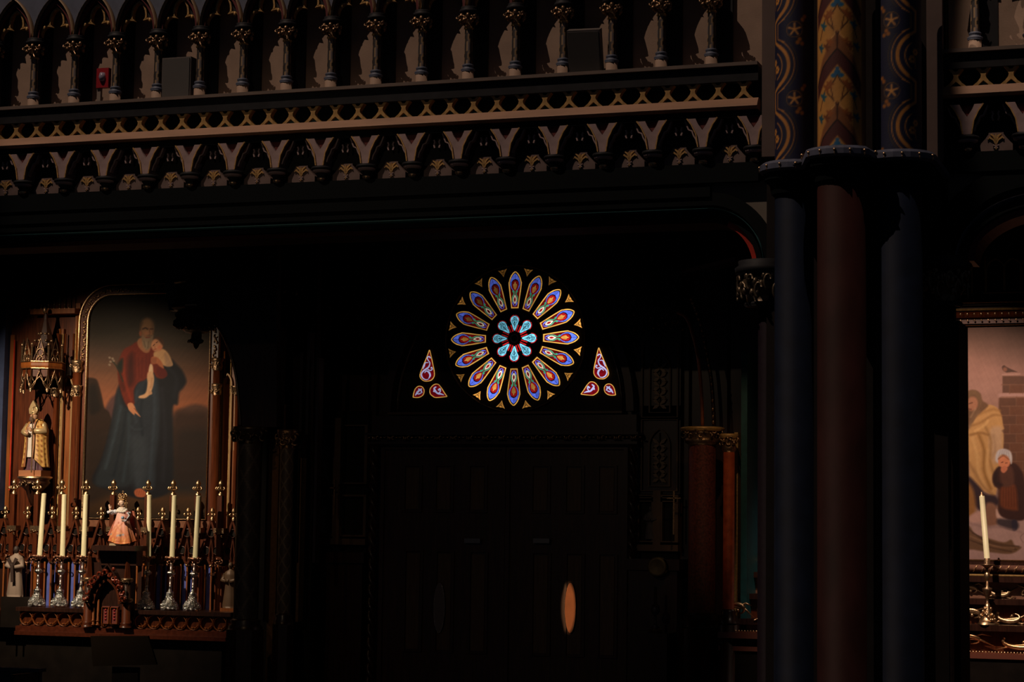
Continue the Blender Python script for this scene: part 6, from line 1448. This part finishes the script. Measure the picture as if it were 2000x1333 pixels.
scrolls(xl, xl + .8, 1183, 1228, 25.2, 2, .05, 6, GO)
b = MB()
for k in range(60): b.blob((xs_ - .1 + .036 * k, 25.02, cz(1275, 25.05)), (.014, .012, .013), 6, 4)
for k in range(16): b.blob((xl + .03 + .036 * k, 25.02, cz(1247, 25.05)), (.014, .012, .013), 6, 4)
tag(b.build('bead_row', GO, RA), kind='stuff')
MB().box(X_(1405, 1300, 24.9), xr, 25.02, 26.06, 0, cz(1290, 25)).build('altar_front', WB, RA)
MB().box(X_(1400, 1255, 24.9), X_(1500, 1255, 24.9), 24.95, 25.6, cz(1262, 25), cz(1250, 25)).build('side_slab', MATS['foot_red'], RA)
# painting
PB = thing('chapel_painting', 'pinkish oil painting of a cloaked beggar and a child in white bonnet', 'painting')
cx0, cx1 = X_(1840, 860, 25.98), X_(1840, 860, 25.98) + 2.45; cz0, cz1 = cz(1094, 25.98), cz(634, 25.98)
P_, Q_ = canvas_grid(cx0, cx1, cz0, cz1, 25.98, 330, 440); U, V = to_px(P_); A = Paint(U, V)
A.vgrad([(630, (112, 82, 70)), (660, (124, 90, 76)), (720, (138, 100, 88)), (760, (144, 106, 94)), (850, (130, 96, 80)), (990, (130, 100, 90)), (1010, (150, 118, 110)), (1060, (160, 126, 118)), (1095, (150, 118, 112))])
A.ell(2060, 620, 110, 70, (66, 52, 46), 0, 60, .9); A.ell(1900, 650, 40, 20, (104, 78, 68), 0, 20, .5)
A.poly([(1951, 775), (2200, 775), (2200, 1015), (1948, 1005)], (88, 58, 44), 2, sm=False); A.poly([(1958, 735), (2200, 735), (2200, 768), (1958, 768)], (86, 58, 46), 1.5, sm=False); A.poly([(1950, 769), (2200, 767), (2200, 777), (1950, 777)], (156, 118, 108), 2, sm=False)
for r_ in range(11):
    y_ = 752 + 18 * r_ + (6 if r_ > 0 else 0); A.line([(1956, y_), (2200, y_ - 1)], 1.6, (116, 80, 62), 1.4, .8, sm=False)
    for k in range(9): xq = 1972 + 26 * k + (13 if r_ % 2 else 0); A.line([(xq, y_), (xq, y_ + 17)], 1.5, (112, 78, 60), 1.4, .8, sm=False)
    for k in range(8):
        if (r_ * 3 + k) % 3 == 0: xq = 1972 + 26 * k + (13 if r_ % 2 else 0); A.poly([(xq, y_ + 1), (xq + 25, y_ + 1), (xq + 25, y_ + 16), (xq, y_ + 16)], (100, 62, 44), 2, sm=False, alpha=.6)
A.line([(1958, 732), (1992, 731)], 2, (160, 122, 110), 1.5)
# bird
A.poly([(1957, 717), (1961, 714), (1966, 717), (1976, 722), (1987, 727), (1976, 727), (1966, 728), (1959, 724)], (74, 52, 44), 1); A.ell(1963, 722, 4, 4, (130, 84, 66), 0, 1.5, .8)
# beggar
A.poly([(1893, 930), (1890, 860), (1892, 838), (1900, 815), (1912, 802), (1926, 792), (1938, 792), (1948, 798), (1956, 812), (1959, 830), (1961, 838), (1956, 842), (1960, 850), (1959, 880), (1954, 905), (1948, 940), (1944, 968), (1925, 962), (1912, 955), (1900, 945), (1880, 925), (1870, 860)], (172, 128, 80), 1.6)
A.poly([(1935, 838), (1955, 834), (1958, 850), (1956, 885), (1946, 905), (1938, 900), (1932, 870)], (166, 134, 108), 4, alpha=.75)
for L_, wd, c, a_ in (([(1900, 818), (1920, 806), (1940, 800), (1952, 803)], 4, (140, 98, 56), .8), ([(1898, 832), (1915, 826), (1938, 812), (1955, 812)], 3, (120, 82, 46), .7), ([(1895, 850), (1915, 846), (1930, 850)], 3, (110, 74, 40), .8), ([(1912, 850), (1922, 880), (1922, 920), (1935, 955)], 6, (126, 86, 44), .8), ([(1900, 856), (1908, 890), (1912, 930), (1925, 955)], 5, (192, 150, 98), .6),
                     ([(1925, 835), (1935, 860), (1934, 900), (1942, 930)], 4, (130, 94, 56), .8), ([(1930, 880), (1928, 915), (1940, 945)], 5, (188, 148, 98), .5), ([(1893, 905), (1905, 925), (1920, 950), (1940, 968)], 5, (134, 96, 60), .8), ([(1940, 850), (1944, 875), (1938, 895)], 3, (140, 108, 80), .7), ([(1905, 842), (1922, 832), (1930, 822)], 3, (210, 166, 108), .6)):
    A.line(L_, wd, c, 3, a_)
A.poly([(1880, 778), (1892, 765), (1905, 763), (1915, 770), (1918, 782), (1930, 792), (1920, 803), (1908, 812), (1900, 825), (1890, 830), (1880, 800)], (98, 70, 50), 2)
A.ell(1899, 789, 11, 14, (146, 98, 74), .1, 2); A.poly([(1890, 775), (1902, 772), (1910, 780), (1913, 795), (1905, 806), (1911, 800), (1918, 785), (1912, 768), (1898, 762), (1886, 768)], (104, 76, 54), 2); A.line([(1893, 789), (1899, 787)], 1.8, (86, 52, 38), 1.2); A.line([(1890, 799), (1897, 800)], 1.6, (96, 50, 40), 1.2)
A.line([(1912, 805), (1900, 818), (1892, 835)], 6, (112, 84, 62), 3, .8); A.line([(1905, 800), (1896, 815)], 3, (150, 118, 90), 2, .6)
A.poly([(1890, 930), (1912, 950), (1925, 965), (1945, 970), (1950, 985), (1925, 1000), (1905, 990), (1893, 960)], (48, 34, 38), 3); A.poly([(1880, 940), (1900, 955), (1905, 1000), (1885, 1005)], (130, 86, 46), 4)
A.poly([(1893, 1010), (1910, 1000), (1925, 1003), (1930, 1015), (1915, 1020), (1895, 1022)], (168, 128, 116), 3); A.poly([(1926, 985), (1945, 988), (1950, 1020), (1940, 1027), (1926, 1024)], (120, 82, 64), 3); A.poly([(1946, 995), (1955, 1008), (1965, 1015), (1955, 1020), (1946, 1010)], (176, 140, 126), 2)
# child
A.poly([(1940, 925), (1950, 912), (1965, 912), (1980, 905), (1992, 915), (2000, 935), (2006, 980), (2004, 1012), (1985, 1018), (1965, 1014), (1952, 1004), (1950, 980), (1952, 958), (1942, 950), (1938, 938)], (54, 32, 28), 2)
A.poly([(1957, 950), (1982, 948), (1988, 990), (1984, 998), (1958, 992), (1953, 975)], (98, 50, 30), 3); A.poly([(1954, 915), (1975, 912), (1980, 945), (1958, 950)], (78, 48, 38), 3)
for k in range(6): A.line([(1960 + 5 * k, 952), (1959 + 5.5 * k, 990)], 1.3, (70, 34, 22), 1.2, .6, sm=False)
A.line([(1946, 925), (1944, 942), (1956, 948)], 5, (40, 26, 26), 3, .8)
A.ell(1961, 902, 12, 13, (188, 116, 82), -.2, 1.6); A.poly([(1944, 898), (1948, 882), (1960, 877), (1973, 882), (1977, 895), (1975, 907), (1969, 893), (1958, 888), (1950, 894), (1949, 905)], (176, 164, 162), 1.6); A.line([(1950, 897), (1960, 891), (1970, 898)], 2, (110, 66, 44), 1.4, .8)
for k in range(5): A.line([(1951 + 5 * k, 893 - 1.5 * min(k, 4 - k)), (1954 + 3.6 * k, 880)], 1, (132, 120, 120), 1, .7, sm=False)
A.line([(1956, 904), (1959, 903)], 1.4, (80, 44, 34), .8); A.line([(1964, 905), (1967, 905)], 1.4, (80, 44, 34), .8); A.line([(1960, 912), (1964, 912)], 1.5, (160, 80, 64), .8, .7); A.ell(1967, 909, 3, 3, (200, 120, 90), 0, 2, .5)
A.poly([(1955, 915), (1962, 912), (1968, 916), (1962, 924), (1956, 922)], (176, 104, 76), 1.3)
A.poly([(1948, 1015), (1960, 1014), (1985, 1018), (1990, 1030), (1978, 1036), (1950, 1026)], (60, 48, 50), 3); A.poly([(1976, 1018), (1986, 1018), (1986, 1035), (1978, 1036)], (44, 38, 48), 1.5)
A.poly([(1880, 1022), (1895, 1030), (1905, 1045), (1930, 1052), (1960, 1060), (1975, 1055), (1982, 1066), (1995, 1070), (1975, 1082), (1940, 1080), (1905, 1075), (1880, 1068)], (98, 70, 50), 2)
for L_ in ([(1893, 1035), (1930, 1060), (1985, 1074)], [(1893, 1055), (1935, 1070), (1975, 1078)], [(1900, 1042), (1945, 1062), (1990, 1068)]): A.line(L_, 2, (62, 42, 30), 1.6, .8)
A.line([(1895, 1048), (1940, 1066), (1980, 1072)], 2, (136, 100, 74), 1.6, .7)
A.line([(1893, 1022), (1925, 1030), (1955, 1030), (1995, 1040)], 3, (120, 92, 88), 3, .6); A.line([(2000, 1042), (1993, 1050), (1998, 1060)], 1.2, (110, 84, 78), 1, .8)
A.mottle(.04, 45, 7); A.mottle(.03, 10, 8)
canvas_obj('canvas', P_, Q_, A.linear(1.0), MATS['oil_paint'], PB)
FB = thing('picture_frame', 'gilt and beaded wooden frame above and below the beggar painting', 'frame')
def bar(v, h, Y, d, m, nm, x0=cx0 - .3): z = cz(v, Y); b = MB(); b.tube([(x0, Y + h / 2, z), (cx1 + .3, Y + h / 2, z)], h / 2, 10); b.build(nm, m, FB)
bar(634, .025, 25.93, 0, GO, 'gilt_edge'); bar(1096, .03, 25.90, 0, GO, 'gilt_edge')
bar(604, .03, 25.82, 0, GP, 'gilt_bead'); bar(590, .02, 25.78, 0, GO, 'gilt_bead'); bar(1125, .03, 25.72, 0, GP, 'gilt_bead')
MB().box(cx0 - .3, cx1 + .3, 25.9, 26.04, cz(632, 25.9), cz(590, 25.9)).build('frame_band', WR, FB)
b = MB(); b.tube([(cx0 - .3, 25.88, cz(614, 25.85)), (cx1 + .3, 25.88, cz(614, 25.85))], .045, 10); b.build('bead_roll', WR, FB)
b = MB()
for k in range(34): b.blob((cx0 - .25 + .083 * k, 25.835, cz(613, 25.85)), (.016, .012, .018), 6, 4); b.blob((cx0 - .25 + .083 * k, 25.85, cz(625, 25.85)), (.012, .008, .014), 6, 4)
tag(b.build('gilt_beads', GO, FB), kind='stuff')
MB().box(cx0 - .3, cx1 + .3, 25.86, 26.04, cz(1122, 25.9), cz(1098, 25.9)).build('lower_band', WD, FB)
b = MB(); z = cz(1111, 25.8); b.tube([(cx0 - .3, 25.82, z), (cx1 + .3, 25.82, z)], .042, 12); b.build('rope_roll', mat('roll_wood', (.22, .10, .07), .3, coat=.3), FB)
b = MB()
for k in range(30):
    x = cx0 - .25 + .095 * k; b.tube([(x - .03 + .06 * t, 25.82 - .043 * math.cos(1.3 - 2.6 * t) , z + .043 * math.sin(1.3 - 2.6 * t) * -1) for t in np.linspace(0, 1, 7)], .007, 5)
tag(b.build('rope_gilding', GO, FB), kind='stuff')
MB().box(cx0 - .12, cx0, 25.9, 26.04, cz(1100), cz(590)).build('frame_side', WR, FB)
# panel of pointed arches above
b = MB()
for px in (1928, 1962, 1995, 2028): xm = X_(px + 16, 550, 25.95); b.strip([(xm - .11, cz(568, 25.95))] + pointed(xm, cz(528, 25.95), .11, .14, 6) + [(xm + .11, cz(568, 25.95))], .012, 25.97, 26.02)
b.strip([(X_(1920, 550, 25.95), cz(572, 25.95)), (xr - .4, cz(572, 25.95))], .014, 25.97, 26.02); b.strip([(X_(1898, 550, 25.95), cz(500, 25.95)), (X_(1898, 550, 25.95), cz(572, 25.95)), (X_(1882, 550, 25.95), cz(572, 25.95))], .012, 25.97, 26.02); b.strip([(X_(1924, 550, 25.95), cz(500, 25.95)), (X_(1924, 550, 25.95), cz(572, 25.95))], .012, 25.97, 26.02)
tag(b.build('pointed_tracery', GP, RA), kind='stuff')
# candle and stick
YK = 25.15
B0 = at(1926, 1219, YK); B1 = at(1923, 1094, YK); B2 = at(1917.5, 966, YK); zsh = cz(1222, 25.2)
CK = thing('brass_candlestick', 'ornate brass candlestick on the right altar in front of the beggar painting', 'candlestick', loc=(B0[0], YK + .15, zsh + .003))
H = float(B1[2] - B0[2]) + .03
b = MB(); b.lathe([(.12, 0), (.125, .015), (.09, .03), (.07, .06)], 0, 0, 0, 18, fold=lambda a, z: .12 * math.cos(3 * a)); b.build('tripod_foot', GO, CK)
b = MB(); b.lathe([(.10, .03), (.075, .08), (.05, .15), (.035, .21), (.02, .25)], 0, 0, 0, 18); rn = random.Random(2)
for k in range(24): a = 2 * PI * k / 24; h_ = .05 + .14 * rn.random(); r_2 = .105 - .42 * (h_ - .03); b.blob((r_2 * math.cos(a), r_2 * math.sin(a), h_), (.022, .022, .022), 6, 5)
tag(b.build('openwork_base', GO, CK), kind='stuff')
b = MB(); b.lathe([(.018, .25), (.016, .30), (.03, .33), (.055, .40), (.06, .42), (.02, .44), (.014, .50)], 0, 0, 0, 16); b.build('vase_knop', DG, CK)
b = MB(); b.lathe([(.014, .50), (.03, .53), (.042, .56), (.03, .60), (.014, .62), (.016, H - .14), (.02, H - .12)], 0, 0, 0, 16); b.build('stem', GO, CK)
b = MB(); b.lathe([(.02, H - .12), (.05, H - .09), (.08, H - .08), (.08, H - .07), (.034, H - .065), (.036, H), (.03, H)], 0, 0, 0, 16); b.build('drip_pan', DG, CK)
CL = thing('altar_candle', 'single cream candle on the brass stick before the beggar painting', 'candle', loc=(B1[0] + .0, YK + .15, zsh + H + .004))
CL.location.x = B0[0]; e = at(1917.5, 966, YK + .15) - np.array(CL.location); Hc = math.sqrt(e[0] ** 2 + e[2] ** 2)
b = MB(); b.lathe([(.033, 0), (.033, Hc - .03), (.03, Hc - .02)], 0, 0, 0, 18); b.build('wax', CR, CL); b = MB(); b.lathe([(.03, Hc - .03), (.032, Hc - .01), (.012, Hc + .01), (.01, Hc + .03)], 0, 0, 0, 12); b.build('brass_follower', DG, CL); CL.rotation_euler = (0, math.atan2(e[0], e[2]), 0)
# foreground pews: a dark bench corner in blue-black
t = thing('front_pew', 'dark pew back with a faint blue edge at the lower left corner', 'pew'); p0 = at(-60, 1308, 16); p1 = at(78, 1308, 16)
b = MB(); b.box(p0[0], p1[0], 15.98, 16.04, .3, p0[2]); b.build('pew_back', mat('pew_blue_black', (.03, .035, .055), .6), t)
b = MB(); b.box(p0[0], p1[0] + .02, 15.95, 16.07, p0[2], p0[2] + .03); b.build('pew_rail', MATS['pew_blue_black'], t)
b = MB(); b.box(p0[0], p1[0], 15.6, 15.98, .42, .46); b.build('pew_seat', WB, t); b = MB(); b.box(p1[0] - .04, p1[0], 15.6, 16.0, 0, p0[2]); b.build('pew_end', WB, t)
